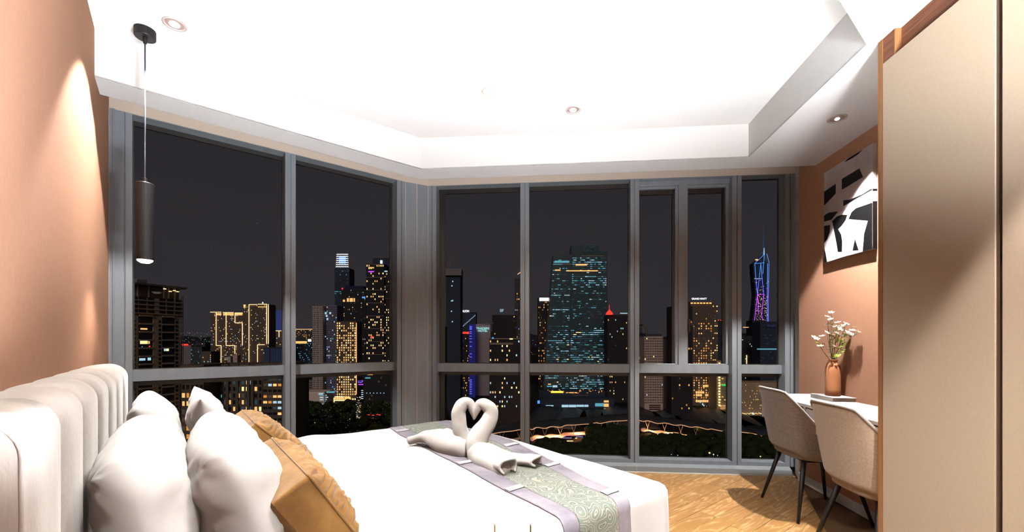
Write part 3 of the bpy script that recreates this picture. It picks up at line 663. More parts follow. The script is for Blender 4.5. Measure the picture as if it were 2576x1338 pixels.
strip('damask_centre', .21, .79, DAM, nv=26); b1 = strip('satin_border', 0, .205, LILAC); b2 = strip('satin_border', .795, 1, LILAC)
for a in (1.12, 1.60, 2.05, 2.50): 
    strip('white_stripe', .0, .205, SATIN, a, a+.04, RO+.006, 6, 6)
for a in (1.45, 1.90, 2.36, 2.78):
    strip('white_stripe', .795, 1, SATIN, a, a+.04, RO+.006, 6, 6)

# pillows
def pillow_mb(w_, h_, t_, seed=0, wr=.018, pin=.04, rnd_=None, nx=64, ny=48, flange=0):
    m = MB()
    for sd in (1, -1):
        def f(u, v):
            x = math.sin((u-.5)*math.pi); y = math.sin((v-.5)*math.pi)
            X = x*(w_/2)*(1-pin*(1-abs(y)**2.0)*abs(x)**2); Y = y*(h_/2)*(1-pin*1.2*(1-abs(x)**2.0)*abs(y)**2)
            if rnd_:
                mm_ = max(abs(x), abs(y)); f_ = mm_/max(1e-6, (abs(x)**rnd_+abs(y)**rnd_)**(1/rnd_)) if mm_ > 0 else 1
                X *= f_; Y *= f_
            th_ = (max(0, 1-max(abs(x), abs(y))**2.6))**.5*(1-.13*y) if rnd_ else (max(0, 1-abs(x)**3.0))**.5*(max(0, 1-abs(y)**2.6))**.5*(1-.15*y)
            z = sd*t_/2*th_
            e_ = min(1, th_*2)
            z += e_*wr*(nz((x*1.3+seed*5, y*1.8, sd+seed), 1)*1.2+.6*abs(nz((x*3+seed, y*3, seed*2+sd), 1))+.25*nz((x*9, y*6, seed), 1))*sd
            return Vector((X, Y, z))
        m.grid(f, nx, ny)
    return m
def place(m, M): m.v = [tuple(M @ Vector(p)) for p in m.v]; return m
def basis(c, ax, ay, az):
    return Matrix.Translation(c) @ Matrix((ax, ay, az)).transposed().to_4x4()
def pillow(uc, vb_, lean, roll, label, w_=.74, h_=.48, t_=.2, seed=0, zoff=.0, yaw=0, rnd_=None):
    # stands on its long side; lean from vertical towards the headboard
    ex = Vector((W.ex.x, W.ex.y, 0)); ey = Vector((W.ey.x, W.ey.y, 0)); up = Vector((0, 0, 1))
    ex2 = (ex*math.cos(yaw)+ey*math.sin(yaw)); ey2 = (-ex*math.sin(yaw)+ey*math.cos(yaw))
    ay = (up*math.cos(lean)-ey2*math.sin(lean)); az = (ey2*math.cos(lean)+up*math.sin(lean))
    ax = ex2*math.cos(roll)+ay*math.sin(roll); ay = -ex2*math.sin(roll)+ay*math.cos(roll)
    c = W.p(uc, vb_, BT+.005+zoff)+ay*(h_/2)
    m = place(pillow_mb(w_, h_, t_, seed, rnd_=rnd_), basis(c, ax, ay, az))
    o = m.build('pillow', SHEET, None, smooth=True, loc=c, weld=.0008); tag(o, label, 'pillow', 'white bed pillows'); return o
pillow(1.52, .33, .22, 0, 'white pillow leaning on the headboard at the window side, rear of the pair', w_=.72, h_=.415, seed=1, t_=.17, rnd_=7)
pillow(1.52, .54, .28, .01, 'white pillow at the window side with a pointed corner, front of the pair', w_=.70, h_=.42, seed=2, t_=.16)
pillow(2.27, .32, .18, -.02, 'large white pillow nearest the viewer, tucked against the headboard', w_=.75, h_=.40, seed=3, t_=.215, rnd_=4)
pillow(2.25, .55, .28, -.03, 'large white pillow nearest the viewer, in front touching the mustard cushion', w_=.76, h_=.395, seed=4, t_=.23, rnd_=4)
# mustard cushions: smooth sides, ruched face
def cushion(uc, vb_, lean, label, s_=.40, roll=0, yaw=0, hs=.32):
    ex = Vector((W.ex.x, W.ex.y, 0)); ey = Vector((W.ey.x, W.ey.y, 0)); up = Vector((0, 0, 1))
    ex2 = (ex*math.cos(yaw)+ey*math.sin(yaw)); ey2 = (-ex*math.sin(yaw)+ey*math.cos(yaw))
    ay = (up*math.cos(lean)-ey2*math.sin(lean)); az = (ey2*math.cos(lean)+up*math.sin(lean)); ax = ex2
    ax, ay = ax*math.cos(roll)+ay*math.sin(roll), -ax*math.sin(roll)+ay*math.cos(roll)
    c = W.p(uc, vb_, BT+.012)+ay*(hs/2); M = basis(c, ax, ay, az)
    e_ = empty('cushion', c, label, 'cushion', 'mustard velvet cushions')
    T2_ = .055
    def edge(x, y): return .05*(1-abs(y)**2)*abs(x)**2
    def XY(x, y): return x*s_/2*(1-.05*(1-y*y)*x*x), y*hs/2*(1-.05*(1-x*x)*y*y)
    def fr_(u, v):
        x = 2*u-1; y = 2*v-1; X, Y = XY(x, y); q = (max(0, 1-abs(x)**4))**.5*(max(0, 1-abs(y)**4))**.5
        z = T2_+.05*q
        ph = 34*y+7*nz((x*2.2, y*2.2, 1))+3*nz((x*6, y*5, 2)); am = .0075*min(1, 4*(1-max(abs(x), abs(y)))+.35)
        z += am*(math.sin(ph))*(.7+.5*nz((x*3, y*7, 5)))+.006*nz((x*7, y*7, 8))
        return Vector((X, Y, z))
    m = MB(); m.grid(fr_, 90, 110); place(m, M).build('ruched_front', MUST, e_, smooth=True)
    m = MB(); ring = [( -1, -1), (1, -1), (1, 1), (-1, 1), (-1, -1)]
    def sidef(u, v):
        k = min(3, int(u*4)); q = u*4-k; x = ring[k][0]+(ring[k+1][0]-ring[k][0])*q; y = ring[k][1]+(ring[k+1][1]-ring[k][1])*q
        X, Y = XY(x, y); z = -T2_+2*T2_*v; bul = 1+.035*math.sin(v*math.pi); w2 = 1+.008*nz((x*4, y*4, v*2))
        return Vector((X*bul*w2, Y*bul*w2, z+.003*nz((x*5, y*5, 4))))
    m.grid(sidef, 120, 12); place(m, M).build('side_band', MUST, e_, smooth=True)
    m = MB(); m.grid(lambda u, v: Vector((*XY(2*u-1, 2*v-1), -T2_-.035*(max(0, 1-abs(2*u-1)**4))**.5*(max(0, 1-abs(2*v-1)**4))**.5)), 24, 24); place(m, M).build('back_panel', MUST, e_, smooth=True)
    m = MB(); rp_ = []
    for i in range(121):
        u = i/120; k = min(3, int(u*4)); q = u*4-k; x = ring[k][0]+(ring[k+1][0]-ring[k][0])*q; y = ring[k][1]+(ring[k+1][1]-ring[k][1])*q; rp_.append(M @ Vector((*XY(x, y), T2_)))
    m.tube(rp_, .0042, 6); m.build('piping', MUST, e_, smooth=True)
    return e_
cushion(1.63, .81, .78, 'mustard velvet ruched cushion at the window side, behind the nearer one', s_=.46, hs=.34)
cushion(2.36, .735, .58, 'mustard velvet ruched cushion nearest the viewer beside the white pillow', s_=.46, hs=.27, roll=-.08)

# ------------------------------------------------------------------ towel swans
def sw(pts, n_=6): return cat_rom([PX(x, y, z) for x, y, z, *_ in pts], n_), [r_*1.07*pts[0][2]/FPX for r_ in lerp_list([p[3] for p in pts], n_)]
def lumpy(m, amp, fq):
    m.v = [tuple(Vector(p)+Vector((nz(p, fq), nz((p[1], p[2], p[0]), fq), nz((p[2], p[0], p[1]), fq)))*amp) for p in m.v]; return m
s1 = empty('towel_swan', PX(1150, 1150, 2.4), 'folded white towel swan with its tail lying to the left', 'towel swan', 'towel swans on the bed runner')
P_, Rr = sw([(1186, 1128, 2.36, 19), (1170, 1108, 2.35, 18), (1158, 1082, 2.35, 17.5), (1154, 1050, 2.35, 17), (1155, 1030, 2.35, 15.5), (1168, 1013, 2.35, 13.5), (1181, 1014, 2.35, 11), (1188, 1030, 2.35, 9), (1191, 1046, 2.35, 5), (1192, 1056, 2.35, 2)])
m = MB(); m.tube(P_, Rr, 22); lumpy(m, .004, 22).build('neck', TOWEL, s1, smooth=True)
P_, Rr = sw([(1029, 1108, 2.56, 9), (1052, 1102, 2.54, 12), (1080, 1098, 2.50, 17), (1110, 1108, 2.44, 26), (1140, 1118, 2.38, 28), (1165, 1122, 2.33, 25), (1180, 1120, 2.31, 12)])
m = MB(); m.tube(P_, Rr, 26); lumpy(m, .010, 11).build('body', TOWEL, s1, smooth=True)
def fold_cone(name, par, a, b_, wa, wb, hgt, sub=10):
    """an upturned towel flap: curved sheet from a to b"""
    a, b_ = Vector(a), Vector(b_); d = (b_-a).normalized(); s_ = d.cross(Vector((0, 0, 1))).normalized()
    def f(u, v):
        p = a.lerp(b_, u); w_ = wa+(wb-wa)*u; ph = (v-.5)*math.pi*1.55
        return p+s_*math.sin(ph)*w_+Vector((0, 0, 1))*(hgt*(.35+.65*u)*(math.cos(ph)*.5+.5))+d*.012*math.cos(ph*2)*u
    m = MB(); m.grid(f, 22, 30); lumpy(m, .004, 18); return m.build(name, TOWEL, par, smooth=True, solid=.011)
fold_cone('wing', s1, PX(1170, 1112, 2.45), PX(1124, 1108, 2.66), .035, .045, .07)
s2 = empty('towel_swan', PX(1210, 1165, 2.25), 'folded white towel swan with two open tail flaps to the right', 'towel swan', 'towel swans on the bed runner')
P_, Rr = sw([(1203, 1136, 2.27, 27), (1200, 1114, 2.28, 26), (1207, 1093, 2.29, 24), (1223, 1070, 2.30, 21), (1234, 1046, 2.31, 18.5), (1233, 1029, 2.31, 17), (1219, 1018, 2.31, 14.5), (1206, 1017, 2.31, 11.5), (1199, 1030, 2.31, 9), (1195, 1044, 2.31, 5), (1193, 1054, 2.31, 2)])
m = MB(); m.tube(P_, Rr, 24); lumpy(m, .004, 20).build('neck', TOWEL, s2, smooth=True)
P_, Rr = sw([(1196, 1116, 2.29, 14), (1203, 1134, 2.26, 28), (1218, 1152, 2.2, 29), (1238, 1166, 2.12, 25), (1262, 1178, 2.05, 21), (1275, 1186, 2.01, 12)])
m = MB(); m.tube(P_, Rr, 26); lumpy(m, .010, 11).build('body', TOWEL, s2, smooth=True)
fold_cone('tail_flap', s2, PX(1240, 1172, 2.12), PX(1282, 1193, 1.98), .03, .045, .075)
fold_cone('tail_flap', s2, PX(1232, 1148, 2.26), PX(1355, 1172, 2.09), .035, .045, .05)
P_, Rr = sw([(1222, 1128, 2.26, 18), (1250, 1142, 2.22, 20), (1290, 1156, 2.17, 14), (1315, 1164, 2.13, 8)])
m = MB(); m.tube(P_, Rr, 20, flat=.8); lumpy(m, .008, 12).build('wing', TOWEL, s2, smooth=True)

# ------------------------------------------------------------------ brass rack beside the bed
q0, q1 = PX(1244.5, 1318, 1.14), PX(1334.5, 1318, 1.14)
t = empty('brass_rack', ((q0.x+q1.x)/2, 1.14, 0), 'slim brass rack whose two thin posts rise at the bottom edge beside the bed', 'rack')
for q_ in (q0, q1):
    m = MB(); m.tube([(q_.x, 1.14, .01), (q_.x, 1.14, q_.z-.006), (q_.x, 1.14, q_.z)], [.0021, .0021, .001], 8); m.build('post', GOLD, t, smooth=True)
m = MB(); m.tube([(q0.x, 1.14, .52), (q1.x, 1.14, .52)], .002, 8); m.tube([(q0.x, 1.14, .2), (q1.x, 1.14, .2)], .002, 8); m.build('crossbar', GOLD, t)
m = MB(); m.box(G, q0.x-.03, q1.x+.03, 1.09, 1.19, 0, .012); m.build('foot_plate', GOLD, t, bevel=.003)
#CITY#
# ================================================================== THE CITY (ground 111 m below the room)
GZ = CAMZ-111.2
def em(name, col, s): return mat(name, (.01, .01, .01), .6, emit=col, es=s)
E_W = em('window_warm', (1, .55, .18), 1.1); E_W2 = em('window_amber', (1, .36, .06), .75); E_Y = em('window_yellow', (1, .72, .30), 1.5); E_C = em('window_cool', (.55, .85, 1), .8)
E_T = em('window_teal', (.20, .68, .80), .55); E_D = em('window_dim', (.55, .38, .25), .10); E_TD = em('window_teal_dim', (.12, .40, .50), .13); E_B = em('light_blue', (.12, .14, 1), 1.6); E_M = em('light_magenta', (.60, .06, 1), 1.5)
E_BL = em('light_azure', (.10, .35, 1), 1.1); E_R = em('light_red', (1, .03, .02), 1.8); E_WH = em('light_white', (.95, .97, 1), 2.4); E_O = em('light_orange', (1, .42, .12), 1.8); E_GO = em('outline_gold', (1, .58, .28), 2.2); E_G = em('light_green', (.05, .9, .2), .8); E_P = em('light_purple', (.35, .06, .5), .35); E_BD = em('glow_blue_dim', (.02, .05, .16), .5)
E_RR = em('roof_rim_glow', (1, .50, .25), .7)
def fac(name, c): return mat(name, c, .8, spec=.1)
F_D = fac('facade_dark', (.055, .058, .072)); F_N = fac('facade_navy', (.035, .047, .08)); F_B = fac('facade_brown', (.12, .095, .08)); F_P = fac('facade_pale', (.45, .38, .35)); F_G = fac('facade_grey', (.20, .19, .20)); F_BG = fac('facade_beige', (.36, .28, .20)); F_K = fac('facade_black', (.028, .028, .034)); F_PC = fac('facade_podium', (.72, .60, .55))
UNLIT = mat('window_unlit', (.006, .007, .009), .3)
def Wx(px, Z): return (px-CX)/FPX*Z
def Hz(py, Z): return CAMZ-(py-HY)/FPX*Z
CITY_N = 0
def tower(label, px0, px1, ytop, Z, fm, cat='building', depth=25, fl=None, cols=None, lit=(E_W,), p=.25, wf=.6, hf=.5, unl=None, z1=None, base=None, seed=0, name='tower_block', group=None, rows_to=None, individual=False, slab=None, yb=None, parent=None, rowp=None, ztop=None):
    """box with its facade between two sight lines, windows as real panes set on the facade"""
    global CITY_N; CITY_N += 1
    rg = random.Random(seed*31+CITY_N*7)
    Z1 = z1 or Z; A = Vector((Wx(px0, Z), Z)); B_ = Vector((Wx(px1, Z1), Z1)); ex = B_-A; wd = ex.length; fr = Fr(A, ex, (0, 1)); fr.ey = Vector((fr.ex.y, -fr.ex.x))
    zt = ztop if ztop is not None else Hz(ytop, Z); zb = base if base is not None else GZ
    if parent is None: t = empty(name, ((A.x+B_.x)/2, (A.y+B_.y)/2, zb), label, cat, group)
    else: t = parent
    m = MB(); m.box(fr, 0, wd, -depth, 0, zb, zt); m.build('facade', fm, t)
    fl = fl or 3.4; cols = cols or max(2, int(wd/3.2)); nr = int((zt-zb-2)/fl)
    lowz = Hz(rows_to, Z) if rows_to else zb+3
    mb = MB(); cw_ = wd/cols; um = mb.mi(UNLIT) if unl else None
    for r_ in range(nr):
        zc = zt-1.5-r_*fl-fl*.5
        if zc < lowz: break
        pr = p if rowp is None else p*rowp(r_, rg)
        for c in range(cols):
            if rg.random() < pr: mm_ = mb.mi(rg.choice(lit)); off = .12
            elif unl: mm_ = um; off = .06
            else: continue
            a = (c+.5)*cw_; ww = cw_*wf*.5*(rg.uniform(.7, 1.05)); hh = fl*hf*.5
            if individual and mm_ != um:
                k = MB(); k.box(fr, a-ww, a+ww, .0, off, zc-hh, zc+hh); k.build('window', mb.mats[mm_], t)
            else:
                P = [fr.p(a-ww, off, zc-hh), fr.p(a+ww, off, zc-hh), fr.p(a+ww, off, zc+hh), fr.p(a-ww, off, zc+hh), fr.p(a-ww, 0, zc-hh), fr.p(a+ww, 0, zc-hh), fr.p(a+ww, 0, zc+hh), fr.p(a-ww, 0, zc+hh)]
                mb.add(P, [(0, 1, 2, 3), (4, 5, 1, 0), (3, 2, 6, 7), (0, 3, 7, 4), (1, 5, 6, 2)], mm_)
    if mb.v:
        o = mb.build('windows', None, t, recalc=False); o['kind'] = 'stuff'
    if slab:
        k = MB()
        for r_ in range(0, nr, slab[0]):
            zc = zt-1.5-r_*fl
            if zc < lowz: break
            k.box(fr, -.2, wd+.2, 0, .6, zc-slab[1]/2, zc+slab[1]/2)
        k.build('floor_bands', slab[2], t)['kind'] = 'stuff'
    t_fr = (t, fr, wd, zt); return t_fr
def bar(t, fr, a0, a1, z0, z1, m_, name='light_strip', b0=.0, b1=.5):
    k = MB(); k.box(fr, a0, a1, b0, b1, z0, z1); return k.build(name, m_, t)
def quickbar(t, px0, px1, py0, py1, Z, m_, name='light_strip', th_=.6):
    k = MB(); k.box(G, Wx(px0, Z), Wx(px1, Z), Z-th_-.3, Z-.3, Hz(py1, Z), Hz(py0, Z)); return k.build(name, m_, t)
def sign(t, txt, px0, px1, pyc, hpx, Z, m_, name='sign'):
    cu = bpy.data.curves.new('txt', 'FONT'); cu.body = txt; cu.align_x = 'CENTER'; cu.align_y = 'CENTER'; cu.size = 1; cu.extrude = .02; cu.offset = .012; cu.space_line = .85
    ob = bpy.data.objects.new('txt', cu); COL.objects.link(ob); bpy.context.view_layer.update()
    me = bpy.data.meshes.new_from_object(ob.evaluated_get(bpy.context.evaluated_depsgraph_get())); bpy.data.objects.remove(ob)
    xs = [v.co.x for v in me.vertices]; ys = [v.co.y for v in me.vertices]; wpx = (px1-px0)/FPX*Z; hh = hpx/FPX*Z
    sx_, sy_ = wpx/(max(xs)-min(xs)), hh/(max(ys)-min(ys)); cy_ = (max(ys)+min(ys))/2; cx_ = (max(xs)+min(xs))/2
    for v in me.vertices: x, y, z = v.co; v.co = ((x-cx_)*sx_+Wx((px0+px1)/2, Z), Z-1.0-z, (y-cy_)*sy_+Hz(pyc, Z))
    me.materials.clear(); me.materials.append(m_); o = bpy.data.objects.new(name, me); COL.objects.link(o)
    if t is not None: o.parent = t; o.matrix_parent_inverse = Matrix.Translation(-Vector(t.location))
    return o
# ground
m = MB(); m.box(G, -9000, 9000, 60, 14000, GZ-2, GZ); struct(m.build('ground', fac('ground_dark', (.012, .014, .013))))
# hills on the skyline
m = MB(); hp = [(-7000+i*350, 8200, Hz(843+7*math.sin(i*.9)+5*math.sin(i*2.3), 8200)) for i in range(41)]
m.add([(x, y, GZ) for x, y, z in hp]+hp+[(x, y+1500, GZ) for x, y, z in hp], [(i, i+1, i+42, i+41) for i in range(40)]+[(i+41, i+42, i+83, i+82) for i in range(40)])
struct(m.build('hills', fac('hill_dark', (.02, .022, .035))))
rg = random.Random(11)
def glitter(name, label, n_, xr, yr, Zr, mats_, sz):
    k = MB(); ms = [k.mi(x) for x in mats_]
    for _ in range(n_):
        Z = rg.uniform(*Zr); x = rg.uniform(*xr); y = rg.uniform(*yr); s_ = sz*Z/FPX*rg.uniform(.4, 1); c = Vector((Wx(x, Z), Z, Hz(y, Z)))
        if c.z < GZ+1: c.z = GZ+1.0
        k.add([c+Vector(q)*s_ for q in ((-1, 0, 0), (1, 0, 0), (0, 1, 0), (0, -1, 0), (0, 0, 1), (0, 0, -1))], [(0, 3, 4), (3, 1, 4), (1, 2, 4), (2, 0, 4), (3, 0, 5), (1, 3, 5), (2, 1, 5), (0, 2, 5)], rg.choice(ms))
    o = k.build(name, None, recalc=False); tag(o, label, 'lights', kind='stuff'); return o
glitter('distant_lights', 'tiny scattered lights of the far low city on the skyline', 900, (440, 800), (836, 915), (3500, 5200), [E_W, E_C, E_W2, E_T, E_D, E_G], .9)
glitter('distant_lights', 'sparse far lights behind the towers in the right windows', 500, (1100, 2000), (850, 925), (3000, 5000), [E_W, E_C, E_D, E_W2], .8)

# --- left window: the apartment tower with the projecting roof
Z0, Z9 = 300, 331
t, fr, wd, zt = tower('pale apartment tower with a flat projecting roof, filling the left edge of the view', 318, 453, 752, Z0, F_BG, z1=Z9, depth=18, fl=3.2, cols=14, lit=(E_D,), p=.0, name='apartment_tower', ztop=Hz(788, Z0), rows_to=1250)
af = lambda px: fr.a_of(px); zf = lambda py: Hz(py, Z0+12)
# recessed dark bays and their balconies
m = MB()
for q0_, q1_ in ((348, 383), (407, 438)): m.box(fr, af(q0_), af(q1_), .0, .15, GZ, Hz(792, Z0))
m.build('dark_bay', F_K, t)
m = MB(); m.box(fr, af(318), af(460), -18, .0, Hz(792, Z0), Hz(745, Z0)); m.build('upper_storeys', F_BG, t)
for i in range(22):
    z = Hz(792, Z0)-i*5.9
    for q0_, q1_ in ((349, 383), (407, 437)):
        boxo('balcony', fr, af(q0_), af(q1_), .1, 1.3, z-.55, z+.55, F_BG, t)
boxo('stair_shaft', fr, af(384), af(406), .0, 1.0, GZ, Hz(800, Z0), F_BG, t)
m = MB()
for i in range(36):
    z = Hz(806, Z0)-i*3.1
    m.box(fr, af(397), af(403), .95, 1.06, z-1.0, z+1.0); m.box(fr, af(333), af(341), 0, .1, z-.9, z+.9); m.box(fr, af(442), af(448), 0, .1, z-.9, z+.9)
m.build('small_windows', UNLIT, t)['kind'] = 'stuff'
for i in range(4):
    z = Hz(783, Z0)+i*3.15
    for q0_, q1_ in ((335, 346), (349, 368), (372, 388), (401, 416), (420, 437), (441, 458)):
        boxo('window', fr, af(q0_), af(q1_), .0, .12, z-.2, z+1.8, UNLIT, t)
    boxo('balcony', fr, af(330), af(460), .0, .7, z-1.1, z-.5, F_BG, t)
m = MB(); m.box(fr, af(322), af(456), -16, -3, Hz(745, Z0), Hz(715, Z0)); m.build('penthouse', F_B, t)
for q in (346, 374, 412, 424, 440): boxo('column', fr, af(q), af(q)+.7, -1, -.2, Hz(748, Z0), Hz(712, Z0), F_BG, t)
boxo('roof', fr, af(310), af(467), -20, 2.5, Hz(712, Z0)-.1, Hz(712, Z0)+1.1, F_B, t)
boxo('roof_plant', fr, af(352), af(378), -12, -4, Hz(712, Z0)+1, Hz(697, Z0), F_G, t)
for q, y_, mm_ in ((414, 729, E_Y), (428, 734, E_Y), (438, 731, E_Y), (446, 733, E_Y)): boxo('lamp', fr, af(q)-.9, af(q)+.9, 0, .6, Hz(y_, Z0+25), Hz(y_-2, Z0+25), mm_, t)
for q0_, q1_, y0_, y1_, mm_ in ((353, 370, 825, 829, E_W), (352, 371, 857, 865, E_Y), (373, 376, 858, 865, E_W), (350, 365, 901, 907, E_C), (371, 379, 900, 907, E_C), (412, 417, 877, 884, E_C), (418, 424, 877, 884, E_Y), (374, 377, 870, 873, E_R), (356, 358, 871, 873, E_BL), (384, 386, 824, 833, E_W)):
    boxo('lit_window', fr, af(q0_), af(q1_), .1, .4, Hz(y1_, Z0+8), Hz(y0_, Z0+8), mm_, t)
m = MB()
for i in range(26): z = Hz(746, Z9)-i*4; m.box(fr, af(454), af(460.5), -.3, .3, z-.12, z+.12)
for q in (454.5, 457.5, 460.5): m.box(fr, af(q), af(q)+.18, -.3, .3, Hz(960, Z9), Hz(746, Z9))
m.build('scaffold', F_G, t)['kind'] = 'stuff'
# --- blocks just below, seen under the transom and over the pillows
t, fr, wd, zt = tower('dark apartment block with orange lit flats right of the pale tower', 456, 512, 917, 330, F_B, depth=30, fl=6.4, cols=5, lit=(E_W, E_W2, E_D, E_D), p=.55, wf=.7, hf=.55, unl=1, name='apartment_block', individual=True, rows_to=1130)
t, fr, wd, zt = tower('grey slab block with small teal stair lights above the pillows', 514, 560, 916, 350, F_G, depth=30, fl=3.3, cols=6, lit=(E_D, E_T), p=.06, wf=.7, hf=.7, unl=1, name='apartment_block', rows_to=1130, seed=2)
for i in range(14): boxo('stair_light', fr, wd*.52, wd*.55, .1, .4, Hz(964+i*6.6, 350), Hz(962+i*6.6, 350), E_BL if i % 3 else E_T, t)
t, fr, wd, zt = tower('tall brown apartment block with scattered lit flats left of the first mullion', 562, 660, 915, 345, F_B, depth=30, fl=5.4, cols=9, lit=(E_C, E_Y, E_W, E_D, E_D, E_TD, E_TD), p=.40, wf=.62, hf=.62, unl=1, name='apartment_block', individual=True, rows_to=1130, seed=5)
for q in (.08, .33, .62, .72): boxo('pier', fr, wd*q, wd*(q+.07), .1, 1.2, GZ, zt, F_B, t)
t, fr, wd, zt = tower('brown apartment block with rows of orange living rooms beside the first mullion', 661, 722, 913, 340, F_B, depth=30, fl=4.6, cols=5, lit=(E_W, E_W2, E_C, E_O, E_D, E_TD), p=.62, wf=.85, hf=.42, unl=1, name='apartment_block', individual=True, rows_to=1130, seed=9)
# --- middle distance in the left window
tower('plain grey office block with a red roof strip', 459, 481, 868, 1250, F_G, depth=40, p=0, name='office_block')
quickbar(bpy.data.objects['office_block'], 459, 474, 865, 869, 1249, E_R)
tower('dark block with teal office windows', 480, 508, 872, 1150, F_D, depth=30, lit=(E_T, E_TD), p=.22, cols=8, fl=5)
tower('block with warm scattered windows left of the gold outlined towers', 506, 531, 884, 1000, F_B, depth=30, lit=(E_W, E_C, E_D), p=.22, cols=8, fl=5)
tower('low distant block with a lit vertical strip', 496, 516, 862, 1700, F_D, depth=30, lit=(E_Y, E_D), p=.10, cols=7, fl=6)
# gold outlined pair
ZT = 1400; u_ = ZT/FPX
t, fr, wd, zt = tower('wide high-rise with zigzag gold light outlines and a lit gold crown', 530, 616, 787, ZT, F_B, depth=40, fl=5.0, cols=30, lit=(E_W, E_Y, E_D, E_C, E_D), p=.20, wf=.5, hf=.5, name='outlined_tower')
def gold(t, segs, Z, wpx=1.3):
    for x0_, y0_, x1_, y1_ in segs:
        quickbar(t, min(x0_, x1_)-(wpx/2 if x0_ == x1_ else 0), max(x0_, x1_)+(wpx/2 if x0_ == x1_ else 0), min(y0_, y1_)-(wpx/2 if y0_ == y1_ else 0), max(y0_, y1_)+(wpx/2 if y0_ == y1_ else 0), Z, E_GO, 'light_outline')
gold(t, [(529, 785, 557, 785), (561, 786, 588, 786), (591, 787, 611, 787), (544, 786, 544, 869), (544, 869, 556.5, 869), (556.5, 869, 556.5, 914), (569, 787, 569, 869), (569, 869, 591, 869), (591, 869, 591, 890), (591.5, 787, 591.5, 812), (591.5, 812, 610, 812), (610, 812, 610, 869)], ZT-2)
for q0_, q1_ in ((544, 557), (562, 588), (592, 610)): quickbar(t, q0_, q1_, 787.5, 793, ZT, E_W, 'lit_crown')
t, fr, wd, zt = tower('tall high-rise with straight gold light outlines beside its wider twin', 614, 676, 765, ZT-60, F_B, depth=40, fl=5.0, cols=22, lit=(E_W, E_Y, E_D, E_C, E_D), p=.20, wf=.5, hf=.5, name='outlined_tower')
gold(t, [(613, 767, 618, 767), (627, 766, 647, 766), (649, 765, 672, 765), (627, 766, 626, 916), (626.5, 766, 626.5, 916), (671, 765, 671, 865), (675.5, 765, 675.5, 865), (648, 867, 666, 867), (648, 867, 648, 914)], ZT-62)
quickbar(t, 613, 618, 767, 774, ZT-62, E_W, 'lit_crown'); quickbar(t, 649, 670, 771, 773, ZT-62, E_W, 'lit_crown'); quickbar(t, 628, 646, 771, 772.5, ZT-62, E_D, 'lit_crown'); quickbar(t, 660, 662.5, 760, 763, ZT-62, E_WH, 'beacon')
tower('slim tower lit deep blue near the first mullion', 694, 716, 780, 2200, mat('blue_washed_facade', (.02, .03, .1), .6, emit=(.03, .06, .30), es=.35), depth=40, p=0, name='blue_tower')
t, fr, wd, zt = tower('low block with a gold outline under the blue tower', 690, 724, 832, 1900, F_B, depth=30, p=.2, lit=(E_W, E_C), cols=8, fl=7)
gold(t, [(693, 832, 722, 832), (702, 833, 702, 848)], 1898)
tower('dark office block with vertical fins near the first mullion', 664, 722, 874, 900, F_N, depth=40, fl=40, cols=14, lit=(E_BD, ), p=.9, wf=.35, hf=.95, name='office_block', rows_to=905)
tower('small stepped pale block at the foot of the gold outlined towers', 572, 580, 897, 800, F_P, depth=10, p=.2, lit=(E_D,), cols=3, fl=4)
tower('small pale block with dark windows beside the stepped one', 586, 597, 893, 800, F_P, depth=10, p=.2, lit=(E_D,), cols=4, fl=4)
# --- second window
tower('distant blocks with a thin row of lit roofs beyond the first mullion', 740, 786, 829, 2600, F_D, depth=60, fl=9, cols=14, lit=(E_W, E_D, E_W2), p=.25)
gold(bpy.data.objects[[o.name for o in bpy.data.objects if o.name.startswith('tower_block')][-1]], [(740, 828, 786, 828)], 2597, .9)
t, fr, wd, zt = tower('dark teal office block with a warm lit band at its top', 740, 786, 856, 1500, F_N, depth=50, fl=7, cols=14, lit=(E_TD, E_T), p=.25, name='office_block')
quickbar(t, 744, 772, 858, 864, 1499, E_W, 'lit_band'); quickbar(t, 775, 783, 853, 859, 1499, E_WH, 'beacon')
t, fr, wd, zt = tower('pale apartment high-rise with dark gridded windows in the second window', 786, 812, 770, 800, F_P, depth=30, fl=4, cols=6, lit=(E_D,), p=.05, unl=1, wf=.55, hf=.5, name='apartment_tower')
for q in (.2, .5, .8): boxo('pier', fr, wd*q-.3, wd*q+.3, .1, .8, GZ, zt, F_P, t)
t, fr, wd, zt = tower('bluish apartment high-rise attached right of the pale one', 812, 848, 768, 810, mat('facade_bluish', (.13, .13, .22), .8), depth=30, fl=4, cols=8, lit=(E_C, E_W, E_BL, E_T, E_D), p=.14, unl=1, wf=.55, hf=.5, name='apartment_tower')
for q0_, y0_ in ((818, 785), (822, 800), (820, 792), (829, 785)): quickbar(t, q0_, q0_+4, y0_, y0_+5, 809, E_C, 'lit_window')
t, fr, wd, zt = tower('hotel tower with a dense grid of amber windows and a glowing right edge', 846, 896, 808, 790, F_B, depth=30, fl=4.55, cols=9, lit=(E_W, E_W, E_W, E_Y), p=.68, wf=.55, hf=.62, name='hotel_tower')
quickbar(t, 896, 897.5, 812, 992, 789.5, E_O, 'light_strip'); quickbar(t, 842, 868, 997, 999, 786, E_GO, 'canopy_light'); quickbar(t, 842, 868, 1006, 1008, 786, E_GO, 'canopy_light'); quickbar(t, 843, 866, 1000, 1005, 787, E_W, 'lit_lobby'); quickbar(t, 868, 882, 998, 1008, 786, E_O, 'lit_lobby'); quickbar(t, 835, 842, 1000, 1018, 784, E_Y, 'lit_wall')
t, fr, wd, zt = tower('dark tower with an amber row near its top behind the hotel tower', 859, 920, 726, 1000, F_K, depth=40, fl=5, cols=14, lit=(E_W, E_D, E_D, E_C), p=.16, wf=.4, hf=.45)
